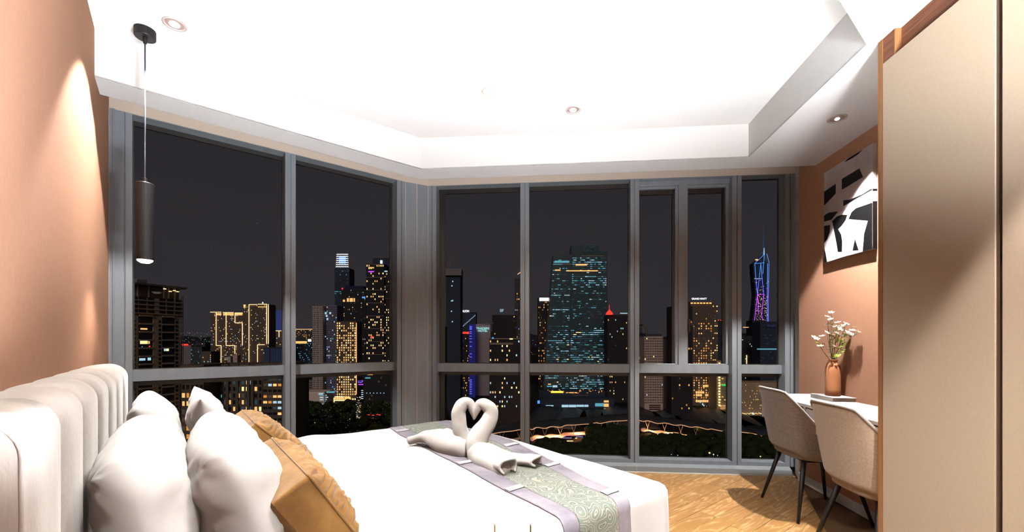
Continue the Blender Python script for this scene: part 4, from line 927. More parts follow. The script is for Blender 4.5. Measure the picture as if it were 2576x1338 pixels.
for q0_, q1_ in ((863, 868), (873, 878), (880, 888), (890, 893)): quickbar(t, q0_, q1_, 750 if q0_ > 870 else 754, 759, 999, E_W, 'lit_window')
quickbar(t, 860, 863, 724, 728, 999, E_R, 'beacon'); quickbar(t, 911, 919, 746, 750, 999, E_BL, 'lit_window')
m = MB(); m.box(G, Wx(868, 1001), Wx(915, 1001), 1001, 1030, Hz(726, 1001), Hz(719, 1001)); m.build('roof_plant', fac('plant_blue', (.02, .02, .08)), t)
# super tall with a lit crown
ZS = 2500
t, fr, wd, zt = tower('very tall slim tower with a bright white latticed crown', 842, 879, 674, ZS, F_N, depth=80, fl=11, cols=12, lit=(E_T, E_TD, E_TD), p=.25, wf=.8, hf=.35, name='crowned_tower', rowp=lambda r_, g_: 2.4 if r_ in (1, 12, 13) else .25)
m = MB(); cpts = []
for j in range(7):
    f = j/6; xa, xb = 845+2*f, 877-1*f; y_ = 672-31*f
    for i in range(8): m_0 = xa+(xb-xa)*i/8; m_1 = xa+(xb-xa)*(i+1)/8; mid = (m_0+m_1)/2; m.tube([(Wx(m_0, ZS), ZS-2, Hz(y_, ZS)), (Wx(mid, ZS), ZS-2, Hz(y_-2.4, ZS)), (Wx(m_1, ZS), ZS-2, Hz(y_, ZS))], 1.15, 4)
m.build('crown_lattice', E_WH, t); quickbar(t, 853, 870, 645, 663, ZS+2, E_BL, 'crown_core')
t, fr, wd, zt = tower('dark tower with pale bands and gold windows at the right of the second window', 921, 966, 663, 760, F_K, depth=30, fl=4.6, cols=9, lit=(E_W, E_Y, E_W), p=.20, wf=.55, hf=.6, name='banded_tower', rowp=lambda r_, g_: g_.choice((.3, 1, 1.8)), slab=(5, .5, F_P))
quickbar(t, 927, 941, 672, 675, 759, E_W, 'lit_window'); quickbar(t, 927, 941, 682, 684.5, 759, E_M, 'light_strip'); quickbar(t, 933, 938, 845, 850, 759, E_R, 'lit_window')
t, fr, wd, zt = tower('curved side wing of the banded tower with more gold windows', 966, 984, 684, 765, F_K, depth=30, fl=4.6, cols=4, lit=(E_W, E_Y), p=.35, wf=.5, hf=.5, name='banded_tower', slab=(5, .5, F_G))
quickbar(t, 951, 975, 681, 684, 763, E_C, 'light_strip')
t, fr, wd, zt = tower('dark taller block with a glowing white screen behind the banded tower', 938, 990, 649, 900, F_N, depth=30, p=0)
quickbar(t, 957, 962, 655, 669, 899, E_WH, 'screen')
# below the transom
t, fr, wd, zt = tower('white parking podium with rows of lit openings above the dark trees', 756, 816, 986, 700, F_PC, depth=36, p=0, name='parking_podium')
for r_ in range(6):
    for q0_, q1_ in ((758, 768), (770, 781), (783, 799), (802, 813)): quickbar(t, q0_, q1_, 993+r_*5.6, 995.3+r_*5.6, 700, [E_C, E_D, E_T, E_C][(r_+int(q0_)) % 4], 'lit_opening', .4)
t2, fr, wd, zt = tower('x', 816, 836, 989, 700, F_PC, depth=36, p=0, z1=740, parent=t)
for r_ in range(6): quickbar(t, 819, 822+r_ % 2*4, 993+r_*5, 995.3+r_*5, 698, E_C, 'lit_opening', .4)
quickbar(t, 802, 813, 989, 992, 698, E_C, 'lit_band'); quickbar(t, 822, 842, 984, 988, 698, E_T, 'lit_band')
t, fr, wd, zt = tower('pale low building with small arches left of the parking podium', 752, 790, 958, 880, F_G, depth=30, p=.08, unl=1, lit=(E_W, E_D), cols=9, fl=5, name='arched_building')
tower('dark narrow block with two orange windows beside the first mullion', 738, 753, 940, 420, F_D, depth=20, p=.12, lit=(E_O, E_T, E_D), cols=3, fl=5, unl=1)
t, fr, wd, zt = tower('dark glass podium with a row of six small cold lights right of the hotel', 915, 985, 935, 720, F_K, depth=38, fl=6, cols=12, lit=(E_TD, E_D), p=.08, name='glass_podium')
for i in range(6): quickbar(t, 922+i*8.6, 924+i*8.6, 987.5, 989.5, 719, E_C, 'lamp')
for i in range(5): quickbar(t, 909, 914, 981+i*5, 983+i*5, 718, E_C, 'light_strip')
sign(t, 'LLP', 901, 914, 959.5, 6, 716, em('sign_violet', (.25, .08, 1), 2)); quickbar(t, 902, 914, 966, 968, 717, E_M, 'light_strip'); quickbar(t, 925, 938, 940, 943, 719, E_W, 'lit_band'); quickbar(t, 919, 932, 949, 952, 719, E_T, 'lit_band')

# --- right windows
t, fr, wd, zt = tower('dark unfinished tower with a crane and a few white work lights', 1122, 1158, 690, 620, F_N, depth=30, p=0, name='unfinished_tower')
m = MB(); m.box(G, Wx(1119, 618), Wx(1161, 618), 616, 640, Hz(693, 618), Hz(676, 618)); m.build('formwork', F_G, t)
for x, y in ((1139, 708), (1137, 719), (1136, 757), (1139, 756), (1136, 783), (1138, 809)): quickbar(t, x-1.3, x+1.3, y-1.5, y+1.5, 619, E_C, 'lamp')
m = MB(); zc = 618; m.tube([(Wx(1132, zc), zc, Hz(676, zc)), (Wx(1132, zc), zc, Hz(655, zc))], .5, 5); m.tube([(Wx(1128, zc), zc, Hz(668, zc)), (Wx(1157, zc), zc, Hz(604, zc))], .35, 5); m.tube([(Wx(1128, zc), zc, Hz(668, zc)), (Wx(1120, zc), zc, Hz(660, zc))], .6, 5); m.build('crane', F_G, t)
tower('dark block with scattered teal windows at the left jamb of the third window', 1094, 1118, 820, 500, F_K, depth=20, lit=(E_TD, E_G, E_T), p=.06, cols=7, fl=3.5)
t, fr, wd, zt = tower('dark tower with a stepped white line and a white rooftop sign', 1161, 1197, 785, 900, F_N, depth=30, lit=(E_W, E_W2, E_R), p=.0, name='sign_tower')
sign(t, 'OLION', 1161, 1180, 782.5, 5.5, 898, E_WH); quickbar(t, 1181, 1196, 783.5, 784.5, 898, E_D, 'light_strip')
m = MB(); st = [(1162, 821)]
for i in range(9): st += [(st[-1][0]+3.7, st[-1][1]), (st[-1][0]+3.7, st[-1][1]-3.3)]
m.tube([(Wx(x, 896), 896, Hz(y, 896)) for x, y in st], .38, 4); m.build('stepped_light', E_C, t)
t, fr, wd, zt = tower('lower block with a red sign band and orange windows', 1161, 1181, 834, 860, F_K, depth=20, lit=(E_W2, E_W, E_D), p=.22, cols=7, fl=5, name='sign_block'); quickbar(t, 1161.5, 1180, 834.5, 839.5, 858, E_R, 'sign_band'); quickbar(t, 1164, 1172, 937, 940, 858, E_W, 'lit_band')
t, fr, wd, zt = tower('slim dark tower with a column of blue light bars', 1180, 1195, 815, 850, mat('facade_blue', (.02, .02, .10), .8, emit=(.005, .005, .07), es=1), depth=20, p=0, name='blue_bar_tower')
for y in (821, 823.5, 826, 828.5, 834.5, 838.5, 845.5, 852, 860, 871, 890, 898, 955, 959, 963, 967, 971, 975, 980, 985, 990): quickbar(t, 1181.5, 1187, y-.6, y+.8, 848, E_B, 'light_bar')
t, fr, wd, zt = tower('plain grey hotel slab with a pale teal two-line sign', 1195, 1234, 815, 880, mat('facade_slab', (.33, .28, .30), .8), depth=30, p=0, name='hotel_slab')
sign(t, 'TRADERS\nHOTEL', 1198, 1230.5, 829, 11.5, 877, em('sign_teal', (.45, 1, .95), 1.0)); quickbar(t, 1220, 1233, 812.3, 814, 878, E_D, 'light_strip')
t, fr, wd, zt = tower('dark block with a small white sign above the amber hotel windows', 1238, 1300, 792, 800, F_K, depth=30, lit=(E_D, E_W), p=.03, cols=14, fl=4)
sign(t, 'EIF', 1258, 1267, 781, 7, 797, E_C)
t, fr, wd, zt = tower('broad hotel with separate square amber windows behind the towel swans', 1231, 1320, 850, 560, F_K, depth=30, fl=6.1, cols=15, lit=(E_W, E_W, E_Y, E_C), p=.28, wf=.55, hf=.42, name='amber_hotel', individual=True, rows_to=1026)
quickbar(t, 1233, 1308, 850.5, 853.5, 559, E_D, 'lit_band'); quickbar(t, 1233, 1290, 862, 867, 559, E_D, 'lit_band'); quickbar(t, 1282, 1290, 851, 854, 558.5, E_Y, 'lit_band'); quickbar(t, 1238, 1242, 848, 852, 558.5, E_BL, 'lamp')
t, fr, wd, zt = tower('tall narrow tower behind the mullion with orange and blue panes', 1295, 1332, 700, 1100, F_D, depth=30, fl=7, cols=9, lit=(E_W2, E_O, E_D, E_BL), p=.16, wf=.5, hf=.5)
m = MB(); m.tube([(Wx(1302, 1098), 1098, Hz(690, 1098)), (Wx(1312, 1098), 1098, Hz(683, 1098))], .9, 5); m.build('roof_light', E_O, t)
# the big office tower
ZB = 850
t = empty('office_tower', (Wx(1455, ZB), ZB, GZ), 'large dark glass office tower with cyan and white floors in the fourth window', 'building')
OF = (E_T, E_T, E_TD, E_TD, E_C)
rp_ = lambda r_, g_: g_.choice((.08, .15, .5, 1.6, 2.1, .1))
m = MB(); GLF = mat('office_glass', (.03, .065, .085), .3)
def band(px0a, px0b, px1a, px1b, ya, yb, Z, m_): 
    m.add([(Wx(px0a, Z), Z, Hz(ya, Z)), (Wx(px1a, Z), Z, Hz(ya, Z)), (Wx(px1b, Z), Z, Hz(yb, Z)), (Wx(px0b, Z), Z, Hz(yb, Z)), (Wx(px0a, Z), Z+35, Hz(ya, Z)), (Wx(px1a, Z), Z+35, Hz(ya, Z)), (Wx(px1b, Z), Z+35, Hz(yb, Z)), (Wx(px0b, Z), Z+35, Hz(yb, Z))], [(0, 1, 2, 3), (4, 5, 1, 0), (0, 3, 7, 4), (1, 5, 6, 2), (7, 6, 5, 4)])
band(1392, 1366, 1438, 1430, 640, 1000, ZB, GLF); band(1438, 1430, 1528, 1530, 632, 1000, ZB+4, GLF); band(1438, 1438, 1506, 1506, 616, 640, ZB+10, GLF); m.build('facade', GLF, t)
rg = random.Random(5); mb = MB(); um = [mb.mi(x) for x in (E_TD, E_T, E_C, E_Y, E_D)]
def floorrow(x0_, x1_, y, Z, dens, ws, h_=1.9):
    x = x0_
    while x < x1_-2:
        w_ = rg.uniform(3, 9); w_ = min(w_, x1_-x)
        if rg.random() < dens:
            mi = um[rg.choices(range(5), ws)[0]]; x2 = x+w_*.92; n_ = max(1, int(w_/2.6))
            for i in range(n_):
                a = x+(x2-x)*i/n_; b_ = x+(x2-x)*(i+.85)/n_
                mb.add([(Wx(a, Z), Z-.4, Hz(y+h_, Z)), (Wx(b_, Z), Z-.4, Hz(y+h_, Z)), (Wx(b_, Z), Z-.4, Hz(y, Z)), (Wx(a, Z), Z-.4, Hz(y, Z)), (Wx(a, Z), Z, Hz(y+h_, Z)), (Wx(b_, Z), Z, Hz(y+h_, Z)), (Wx(b_, Z), Z, Hz(y, Z)), (Wx(a, Z), Z, Hz(y, Z))], [(0, 1, 2, 3), (7, 6, 2, 3), (0, 1, 5, 4)], mi)
        x += w_
strong = {662: (.95, (1, 8, 3, 0, 0)), 741: (.8, (1, 5, 6, 0, 0)), 777: (.9, (1, 5, 6, 0, 0)), 855: (.9, (2, 8, 1, 0, 0)), 795: (.5, (2, 4, 3, 1, 0))}
y = 648
while y < 985:
    k = (y-632)/368; xl = 1392-26*k+2; xm = 1437-7*k; st_ = None
    dens = rg.choice((.08, .12, .2, .4, .9)) if y < 830 else rg.choice((.5, .8, .9)); ws = (5, 3, .7, .15, .6) if rg.random() < .5 else (3, 4, 2, .2, .2)
    if abs(y-681) < 3: dens = .95; ws = (0, 0, .5, 1, 8)
    floorrow(xm+3, 1526, y, ZB+4, dens, ws)
    dl = rg.choice((.05, .15, .3, .6)) if y < 830 else rg.choice((.4, .8)); wl_ = (5, 3, .5, .1, .5)
    for q in strong:
        if abs(y-q) < 2.6: dl, wl_ = strong[q]
    floorrow(xl, xm, y, ZB, dl, wl_)
    y += 5.2
mb.build('windows', None, t, recalc=False)['kind'] = 'stuff'
quickbar(t, 1395, 1432, 656, 661, ZB, E_T, 'lit_band'); quickbar(t, 1414, 1440, 663, 666, ZB, E_D, 'lit_band'); quickbar(t, 1448, 1476, 664, 668, ZB+4, E_W, 'lit_band'); quickbar(t, 1424, 1504, 680, 682.5, ZB, E_W, 'lit_band'); quickbar(t, 1396, 1410, 678, 681, ZB, E_W, 'lit_band'); quickbar(t, 1462, 1520, 643, 645, ZB+4, E_D, 'lit_band')
m = MB()
for i in range(26): x = rg.uniform(1466, 1500); y_ = rg.uniform(614, 634)-(x > 1480)*0; m.tube([(Wx(x, ZB), ZB-1, Hz(y_, ZB)), (Wx(x+rg.uniform(2, 6), ZB), ZB-1, Hz(y_+rg.uniform(-1, 3), ZB))], .28, 4)
m.build('roof_lights', E_TD, t)['kind'] = 'stuff'
t, fr, wd, zt = tower('terraced podium with orange restaurant lights at the foot of the office tower', 1356, 1527, 984, 800, F_N, depth=30, p=0, name='terraced_podium')
quickbar(t, 1386, 1416, 983.5, 988, 799, em('canopy_yellow', (1, .6, .05), 2), 'lit_canopy')
m = MB()
for i in range(60):
    x = rg.choice((rg.uniform(1374, 1420), rg.uniform(1456, 1514), rg.uniform(1420, 1456))); y_ = 988-rg.random()*(9 if x > 1456 or x < 1420 else 2); Z = 798; m.box(G, Wx(x, Z), Wx(x+rg.uniform(.8, 3), Z), Z-.5, Z, Hz(y_+1, Z), Hz(y_, Z))
m.build('restaurant_lights', E_O, t)['kind'] = 'stuff'
quickbar(t, 1390, 1402, 969, 974, 799, E_C, 'lit_window'); quickbar(t, 1376, 1388, 970, 973, 799, E_T, 'lit_window'); quickbar(t, 1440, 1480, 994, 995, 799, E_D, 'light_strip')
t, fr, wd, zt = tower('low wide dark building with three strips of cyan windows', 1360, 1545, 1003, 710, F_N, depth=30, p=0, name='low_building', base=GZ)
for q0_, q1_, y0_, y1_, mm_ in ((1373, 1392, 1019, 1025.5, E_C), (1413, 1430, 1018, 1024, E_C), (1431, 1449, 1018, 1024, E_C), (1450, 1469, 1018, 1023, E_C), (1470, 1480, 1018, 1023, E_C), (1497, 1519, 1014, 1022, E_T), (1519, 1531, 1007, 1012, E_W), (1519, 1531, 1015, 1023, E_W), (1519, 1530, 1027, 1029, E_Y), (1352, 1358, 1007, 1015, E_BL)):
    quickbar(t, q0_, q1_, y0_, y1_, 709, mm_, 'lit_window')
t, fr, wd, zt = tower('tower with a blazing white top storey left of the big office tower', 1354, 1383, 749, 1000, F_K, depth=30, lit=(E_W, E_D, E_W2), p=.2, cols=9, fl=6)
quickbar(t, 1357, 1381, 749, 757, 999, E_WH, 'lit_storey')
t, fr, wd, zt = tower('dark block with a red lit dome and scattered warm windows', 1528, 1583, 792, 780, F_K, depth=30, lit=(E_W, E_Y, E_D, E_C), p=.10, cols=12, fl=5.2, wf=.5, name='red_dome_block')
m = MB(); m.lathe((Wx(1533, 778), 778, Hz(791, 778)), [(7, 0), (6, 3), (3, 6), (.5, 9), (.3, 18)], 10); m.build('dome', E_R, t); quickbar(t, 1560, 1583, 787, 789, 779, E_C, 'light_strip')
# casement views
t, fr, wd, zt = tower('pinkish white apartment slab with a grid of dark windows in the first casement', 1621, 1668, 846, 680, F_P, depth=25, fl=4.1, cols=11, lit=(E_Y, E_C), p=.02, unl=1, wf=.55, hf=.5, name='apartment_slab', rows_to=1015)
t2, f2, w2, z2 = tower('x', 1668, 1684, 852, 690, mat('facade_dusk', (.10, .09, .14), .8), depth=20, p=0, parent=t)
quickbar(t, 1633, 1661, 1018, 1020, 679, F_K, 'dark_band'); quickbar(t, 1633, 1661, 1023, 1025, 679, F_K, 'dark_band'); quickbar(t, 1633, 1661, 1028, 1030, 679, F_K, 'dark_band'); quickbar(t, 1624, 1664, 840, 846, 684, F_D, 'roof_plant')
t, fr, wd, zt = tower('dim block with cool stair lights right of the apartment slab', 1668, 1690, 848, 720, F_D, depth=20, lit=(E_C, E_D, E_TD), p=.10, cols=5, fl=4.3)
t, fr, wd, zt = tower('small tower glowing blue and white behind the first handle', 1609, 1619, 858, 1500, F_N, depth=20, p=0); quickbar(t, 1609, 1619, 880, 903, 1499, E_T, 'lit_panel'); quickbar(t, 1609, 1613, 897, 903, 1498, E_WH, 'lit_panel')
tower('dark tower with a few orange windows between the casements', 1689, 1742, 770, 640, F_K, depth=20, lit=(E_W2, E_O, E_D), p=.08, cols=9, fl=5, wf=.5)
# the hotel with a white sign
t, fr, wd, zt = tower('brown hotel tower of amber windows under a white rooftop sign in the second casement', 1737, 1792, 759, 740, F_B, depth=30, fl=4.3, cols=9, lit=(E_W, E_W2, E_W2, E_D, E_D, E_W), p=.62, wf=.5, hf=.55, name='signed_hotel', rows_to=1010, rowp=lambda r_, g_: .12 if r_ < 8 else (1.0 if r_ < 19 else 1.45))
sign(t, 'GRAND HYATT', 1739.5, 1777, 751.5, 4.6, 737, E_WH)
for i in range(7): quickbar(t, 1737.5+i*7.8, 1742.5+i*7.8, 761, 764, 739, E_O, 'roof_lamp')
t2, f2, w2, z2 = tower('x', 1792, 1806, 765, 745, F_B, depth=30, fl=4.3, cols=3, lit=(E_D, E_W, E_Y), p=.4, parent=t)
for y0_, q0_, q1_ in ((968, 1768, 1798), (984, 1750, 1774), (984, 1782, 1802), (991, 1750, 1765), (991, 1774, 1798), (1006, 1750, 1797)):
    x = q0_
    while x < q1_-3: quickbar(t, x, x+4.4, y0_, y0_+5.5, 737, E_W if x % 3 else E_Y, 'lit_window'); x += 5.4
for x, y_ in ((1760, 1008), (1766, 1014), (1769, 1018), (1776, 1021), (1779, 1023)): quickbar(t, x, x+2.6, y_, y_+5, 735, E_C, 'lobby_light')
tower('dark blue block with two red roof lights right of the signed hotel', 1804, 1826, 806, 1000, F_N, depth=30, lit=(E_C, E_TD), p=.04, cols=5, fl=6)
for x in (1807, 1813.5): quickbar(bpy.data.objects[[o.name for o in bpy.data.objects if o.name.startswith('tower_block')][-1]], x-1.2, x+1.2, 804, 806.5, 999, E_R, 'beacon')
t, fr, wd, zt = tower('striped block with a column of bright yellow windows beside the fourth mullion', 1803, 1838, 908, 700, F_BG, depth=30, fl=5, cols=6, lit=(E_D, E_D, E_W), p=.5, wf=.9, hf=.3, name='striped_block', rows_to=1030)
for i in range(16): quickbar(t, 1807, 1811.5, 912+i*7, 916.2+i*7, 698, E_Y, 'lit_window')
quickbar(t, 1816, 1826, 966.5, 970.5, 698, E_G, 'light_strip')
for i in range(5): quickbar(t, 1812, 1826, 1019+i*3.6, 1020.2+i*3.6, 698, E_W, 'lit_slab')
# the faceted tower in blue and violet
ZM = 1800
t = empty('faceted_tower', (Wx(1910, ZM), ZM, GZ), 'very tall faceted tower outlined in blue and violet lights with a thin spire', 'building')
m = MB(); ys = [663, 700, 742, 775, 809, 1000]; xl_ = [1894, 1896.5, 1900, 1897, 1893, 1890]; xr_ = [1929.5, 1929, 1928, 1928, 1927.5, 1927]
v_ = []
for x0_, x1_, y_ in zip(xl_, xr_, ys):
    z_ = Hz(y_, ZM); v_ += [(Wx(x0_, ZM), ZM, z_), (Wx((x0_+x1_)/2+3, ZM), ZM-12, z_), (Wx(x1_, ZM), ZM, z_), (Wx(x1_-4, ZM), ZM+40, z_), (Wx(x0_+4, ZM), ZM+40, z_)]
f_ = [(j*5+i, j*5+(i+1) % 5, (j+1)*5+(i+1) % 5, (j+1)*5+i) for j in range(5) for i in range(5)]
v_.append((Wx(1920, ZM), ZM+12, Hz(640, ZM))); f_ += [(i, (i+1) % 5, 30) for i in range(5)]
m.add(v_, f_); m.build('facade', F_N, t)
def edge_l(pts, m_, name='edge_light', r_=.95):
    k = MB(); k.tube([(Wx(x, ZM), ZM-14, Hz(y_, ZM)) for x, y_ in pts], r_, 5); k.build(name, m_, t)
edge_l([(1894, 664), (1919, 640)], E_BL); edge_l([(1894, 665), (1918, 662)], E_BL); edge_l([(1924, 640), (1930, 663)], E_BL)
for pts_ in ([(1894, 665), (1896.5, 700)], [(1909, 664), (1905, 700)], [(1909, 664), (1912, 700)], [(1918, 640), (1914, 690)], [(1926, 664), (1925.5, 720)], [(1929.5, 664), (1928.5, 720)]): edge_l(pts_, E_BL)
for pts_ in ([(1896.5, 700), (1900.5, 742)], [(1905, 700), (1900.5, 742)], [(1912, 700), (1916.5, 742)], [(1928.5, 720), (1927, 762)], [(1925.5, 720), (1925, 762)], [(1925, 762), (1925.5, 809)], [(1927.5, 762), (1928, 809)]): edge_l(pts_, E_B)
for pts_ in ([(1900.5, 742), (1917, 741)], [(1900.5, 742), (1893, 809)], [(1900.5, 742), (1904, 790)], [(1916.5, 742), (1911, 792)], [(1911, 792), (1914, 806)]): edge_l(pts_, E_M)
m = MB(); rg = random.Random(8)
for i in range(130): x = rg.uniform(1896, 1927); y_ = rg.uniform(745, 806) if i > 25 else rg.uniform(700, 745); m.box(G, Wx(x, ZM), Wx(x+1.0, ZM), ZM-13.6, ZM-13, Hz(y_+.8, ZM), Hz(y_, ZM))
m.build('windows', E_Y, t)['kind'] = 'stuff'
quickbar(t, 1897, 1918, 700.3, 701.3, ZM-13, E_C, 'lit_floor'); quickbar(t, 1900, 1907, 652, 655, ZM-13, E_O, 'beacon'); quickbar(t, 1906, 1916, 654, 655, ZM-13, E_D, 'light_strip')
m = MB(); m.tube([(Wx(1920.5, ZM), ZM, Hz(642, ZM)), (Wx(1920.5, ZM), ZM, Hz(624, ZM)), (Wx(1920.5, ZM), ZM, Hz(600, ZM)), (Wx(1920.5, ZM), ZM, Hz(567, ZM))], [4.2, 2.2, 1.0, .4], 6); m.build('spire', em('spire_glow', (.02, .08, .25), .5), t)
m = MB(); m.tube([(Wx(1920.3, ZM), ZM-5, Hz(641, ZM)), (Wx(1920.5, ZM), ZM-5, Hz(624, ZM))], [2.2, 1.0], 6); m.build('spire_light', E_C, t)
tower('black block in front of the faceted tower', 1893, 1926, 806, 1100, F_K, depth=30, lit=(E_W2, E_BD), p=.05, cols=8, fl=6)
t, fr, wd, zt = tower('wide dark office slab with one cyan lit floor in the last window', 1912, 1990, 809, 900, F_N, depth=30, lit=(E_BD, E_TD), p=.15, cols=16, fl=6, wf=.9, hf=.2, name='office_slab')
quickbar(t, 1904, 1957, 876.5, 879.5, 899, E_T, 'lit_floor'); sign(t, 'BANK', 1929, 1952, 819, 5, 896, E_BD)
t, fr, wd, zt = tower('dark block with a vertical white light and a lit crane top beside the last mullion', 1866, 1896, 845, 1000, F_D, depth=30, lit=(E_D, E_C, E_TD), p=.12, cols=8, fl=5)
quickbar(t, 1877, 1879, 893, 920, 998, E_Y, 'light_strip'); quickbar(t, 1869, 1883, 822.5, 824, 998, E_O, 'crane_light'); quickbar(t, 1874, 1875.5, 824, 838, 998, E_D, 'crane_light')
t, fr, wd, zt = tower('long low hotel with rows of amber dots seen left of the grey chair', 1866, 1990, 962, 640, F_BG, depth=30, fl=4.4, cols=44, lit=(E_W, E_D, E_D), p=.35, wf=.45, hf=.35, name='dotted_hotel', rows_to=1060)
for i in range(22): quickbar(t, 1866+i*4.2, 1868.5+i*4.2, 1038+(i*7 % 5)*.5, 1040+(i*7 % 5)*.5, 638, E_Y if i % 3 else E_W, 'garden_light')
quickbar(t, 1892, 1895, 1038, 1042, 637, E_WH, 'garden_light'); quickbar(t, 1909, 1913, 970, 976, 638, E_O, 'roof_lamp')
# --- convention roofs and the lit wavy canopy
RF = mat('roof_sheet', (.05, .08, .11), .5); RF2 = mat('roof_sheet_dark', (.03, .035, .045), .6)
t = empty('hall_roofs', (60, 600, GZ), 'dark wavy hall roofs between the low buildings and the park', 'building')
for i in range(11):
    x0_ = 1330+i*62; yy = 1046+(i % 3)*4+(8 if i > 8 else 0)
    def shell(u, v): 
        x = x0_+78*u; Z = 690-150*v; zz = Hz(yy, 640)+7*math.sin(u*math.pi)-3*v
        return Vector((Wx(x, 640)+(Z-640)*.2, Z, zz))
    m = MB(); m.grid(shell, 12, 4); m.build('roof_shell', RF if i % 2 else RF2, t, smooth=True, solid=1.5)
m = MB(); m.box(G, Wx(1300, 640), Wx(2050, 640), 560, 680, GZ, Hz(1052, 640)); m.build('hall_wall', F_K, t)
left_w = [(1235, 1092), (1262, 1087), (1290, 1084), (1306, 1081), (1331, 1079), (1339, 1080.5), (1351, 1075), (1371, 1077.5), (1387, 1073), (1410, 1074.5), (1424, 1069.5), (1444, 1069), (1477, 1066.5), (1484, 1067), (1500, 1063), (1510, 1065), (1536, 1060), (1551, 1059), (1572, 1058), (1590, 1056)]
right_w = [(1590, 1056), (1607, 1057), (1618, 1060), (1631, 1058.5), (1654, 1065), (1674, 1064), (1697, 1069.5), (1715, 1069), (1737, 1074.5), (1753, 1073.5), (1779, 1080), (1790, 1079), (1815, 1084), (1845, 1086), (1875, 1088), (1900, 1092), (1915, 1097), (1935, 1096), (1975, 1102)]
t = empty('lit_canopy', (40, 480, GZ), 'long wavy canopy with a glowing orange edge winding past the park', 'canopy')
zc = GZ+14
def cp(x, y_, zc_=None): Z = (CAMZ-(zc_ or zc))*FPX/(y_-HY); return Vector((Wx(x, Z), Z, zc_ or zc))
for pts_ in (left_w, right_w):
    P_ = [cp(x, y_) for x, y_ in pts_]; C_ = cat_rom(P_, 4)
    m = MB(); m.tube(C_, .42, 6); m.build('glowing_edge', E_RR, t, smooth=True)
    m = MB(); k = len(C_); m.add([c+Vector((0, 0, .8)) for c in C_]+[c+Vector((0, 26, 3.5)) for c in C_], [(i, i+1, k+i+1, k+i) for i in range(k-1)]); m.build('canopy_roof', RF2, t, smooth=True, solid=.6)
    for i in range(1, len(P_)-1, 2):
        p = P_[i]+Vector((0, 3, 0)); m = MB()
        for s_ in (-3, 3): m.tube([p+Vector((s_, 0, 0)), p+Vector((0, 0, -9))], .22, 5)
        m.tube([p+Vector((0, 0, -9)), p+Vector((0, 0, -14))], .4, 6); m.build('strut', F_P, t)
    D_ = [c+Vector((0, -2, -12.2)) for c in C_]; m = MB(); m.tube(D_[::2], .3, 5); m.build('purple_rail', E_P, t)
    m = MB(); k = len(D_); m.add(D_+[c+Vector((0, 18, 0)) for c in D_], [(i, i+1, k+i+1, k+i) for i in range(k-1)]); m.build('walkway', F_PC, t, solid=.5)
for x, y_, e_ in ((1365, 1093, 15000), (1400, 1092, 18000), (1455, 1084, 12000), (1500, 1076, 5000), (1640, 1078, 10000), (1690, 1083, 10000), (1735, 1088, 10000), (1850, 1100, 5000)):
    point('walkway_light', cp(x, y_, GZ+6)+Vector((0, 4, 0)), e_*1.3, (1, .42, .16), 1.0)
# plaza lights below the canopy
m = MB()
for x0_, x1_, y_ in ((1390, 1405, 1106), (1415, 1438, 1102), (1449, 1465, 1099), (1668, 1682, 1096), (1700, 1722, 1101)):
    x = x0_
    while x < x1_: c = cp(x, y_, GZ+3); m.box(Fr((c.x, c.y), (1, 0), (0, 1)), 0, .9, -.5, 0, c.z, c.z+.6); x += 3
m.build('plaza_lights', em('plaza_violet', (.5, .4, 1), 1.2), t)['kind'] = 'stuff'
m = MB()
for x0_, x1_, y_ in ((1416, 1440, 1110), (1447, 1450, 1103), (1374, 1376, 1107), (1409, 1411, 1103), (1654, 1656, 1093), (1705, 1721, 1110)):
    x = x0_
    while x < x1_: c = cp(x, y_, GZ+2); m.box(Fr((c.x, c.y), (1, 0), (0, 1)), 0, .9, -.5, 0, c.z, c.z+.9); x += 2.6
m.build('plaza_lamps', E_Y, t)['kind'] = 'stuff'
# --- park trees: a closed canopy of crowns
rg = random.Random(21); ico = bmesh.new(); bmesh.ops.create_icosphere(ico, subdivisions=2, radius=1); iv = [v.co.copy() for v in ico.verts]; ifc = [tuple(v.index for v in f.verts) for f in ico.faces]; ico.free()
def trees(name, label, n_, xr, Zr, hr, keep=None):
    k = MB(); c_ = 0
    while c_ < n_:
        Z = rg.uniform(*Zr); x = rg.uniform(*xr)
        if keep and not keep(x, Z): continue
        h_ = rg.uniform(*hr); r_ = rg.uniform(3.5, 7); c = Vector((Wx(x, Z), Z, GZ+h_)); sd_ = rg.random()*50
        k.add([c+Vector((v.x*r_, v.y*r_, v.z*r_*.8))*(1+.35*noise.noise(v*2.2+Vector((sd_, 0, 0)))) for v in iv], ifc); 
        k.add([c+Vector((-.4, 0, 0)), c+Vector((.4, 0, 0)), c+Vector((.4, 0, -h_)), c+Vector((-.4, 0, -h_)), c+Vector((0, .6, 0)), c+Vector((0, .6, -h_))], [(0, 1, 2, 3), (1, 4, 5, 2), (4, 0, 3, 5)]); c_ += 1
    o = k.build(name, mat('foliage_night', (.018, .030, .012), .9, spec=.05), recalc=False, smooth=True); tag(o, label, 'trees', kind='stuff')
trees('tree_canopy', 'dark park treetops below the second window', 420, (720, 1120), (400, 690), (7, 15))
trees('tree_canopy', 'dark park treetops in front of the lit canopy in the right windows', 620, (1120, 2020), (385, 500), (6, 12), lambda x, Z: Z < (430 if x < 1480 else 455) or (1480 < x < 1600) or x > 1760)
trees('tree_canopy', 'dark treetop near the foot of the pale apartment tower', 40, (326, 378), (180, 205), (52, 60))
glitter('park_lights', 'warm and white sparkles of paths and cars between the park trees', 260, (755, 990), (1004, 1090), (395, 560), [E_W, E_W2, E_D, E_D, E_Y, E_C], .55)
glitter('park_lights', 'string of bright street sparkles between the hotel and the glass podium', 90, (896, 908), (998, 1052), (440, 470), [E_Y, E_W, E_WH, E_D], .9)
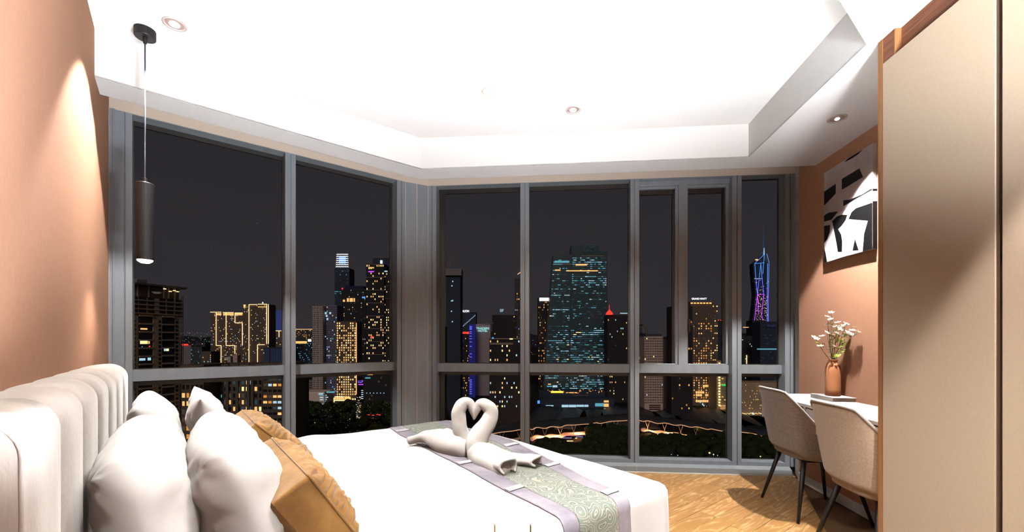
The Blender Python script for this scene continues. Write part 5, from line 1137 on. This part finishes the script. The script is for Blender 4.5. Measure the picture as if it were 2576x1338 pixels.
glitter('park_lights', 'faint sparkles in the trees of the right windows', 220, (1330, 1980), (1095, 1150), (370, 400), [E_D, E_D, E_W2, E_TD, E_C], .5)
LBL = ['largest yellow glowing lamp in the trees low in the casement window bay', 'small white lamp just right of the largest yellow park lamp', 'small bluish lamp, second to the right of the largest yellow park lamp',
 'orange lamp in the trees above the white sill of the fourth window', 'orange lamp low beside the mullion between the fourth window and the casements', 'small warm lamp in the trees nearest the bed edge', 'yellow lamp at the foot of the last window beside the chair leg',
 'warm lamp in the trees below the hotel in the second window', 'warm lamp in the dark trees left, below the parking podium', 'small cold lamp at the sill under the first casement', 'small cold lamp left of its neighbour at the sill under the first casement', 'white lamp under the lit canopy in the last window', 'white lamp on the lit canopy beside the fourth mullion']
for i, (x, y_, Z, s_, mm_) in enumerate([(1785, 1139, 375, 2.2, E_Y), (1795, 1143, 372, 1.4, E_WH), (1805, 1145, 372, 1.2, E_C), (1493, 1128, 400, 1.3, E_O), (1552, 1135, 385, 1.2, E_O), (1466, 1136, 390, 1.1, E_W), (1913, 1148, 370, 1.5, E_Y), (880, 1054, 470, 1.1, E_W), (792, 1063, 450, 1.0, E_W), (1705, 1145, 372, 1.2, E_C), (1689, 1143, 374, 1.0, E_C), (1924, 1108, 430, 1.4, E_C), (1816, 1091, 470, 1.5, E_C)]):
    c = PX(x, y_, Z); r_ = s_*Z/FPX
    o_ = empty('street_lamp', (c.x, c.y, GZ), LBL[i], 'street lamp', 'lamps among the park trees')
    m = MB(); m.lathe((c.x, c.y, c.z), [(.1, -r_), (r_*.8, -r_*.6), (r_, 0), (r_*.8, r_*.6), (.1, r_)], 10); m.build('lamp_head', mm_, o_, smooth=True)
    m = MB(); m.tube([(c.x, c.y, GZ), (c.x, c.y, c.z-r_*.8)], .12, 6); m.build('post', F_G, o_)
m = MB()
for x0_, x1_, y_ in ((925, 930, 1043), (935, 941, 1044), (947, 951, 1042), (952, 957, 1043)): m.box(G, Wx(x0_, 480), Wx(x1_, 480), 480, 481, Hz(y_+1.2, 480), Hz(y_, 480))
o = m.build('tail_lights', E_R); tag(o, 'red tail lights of cars queuing between the trees in the second window', 'lights', kind='stuff')
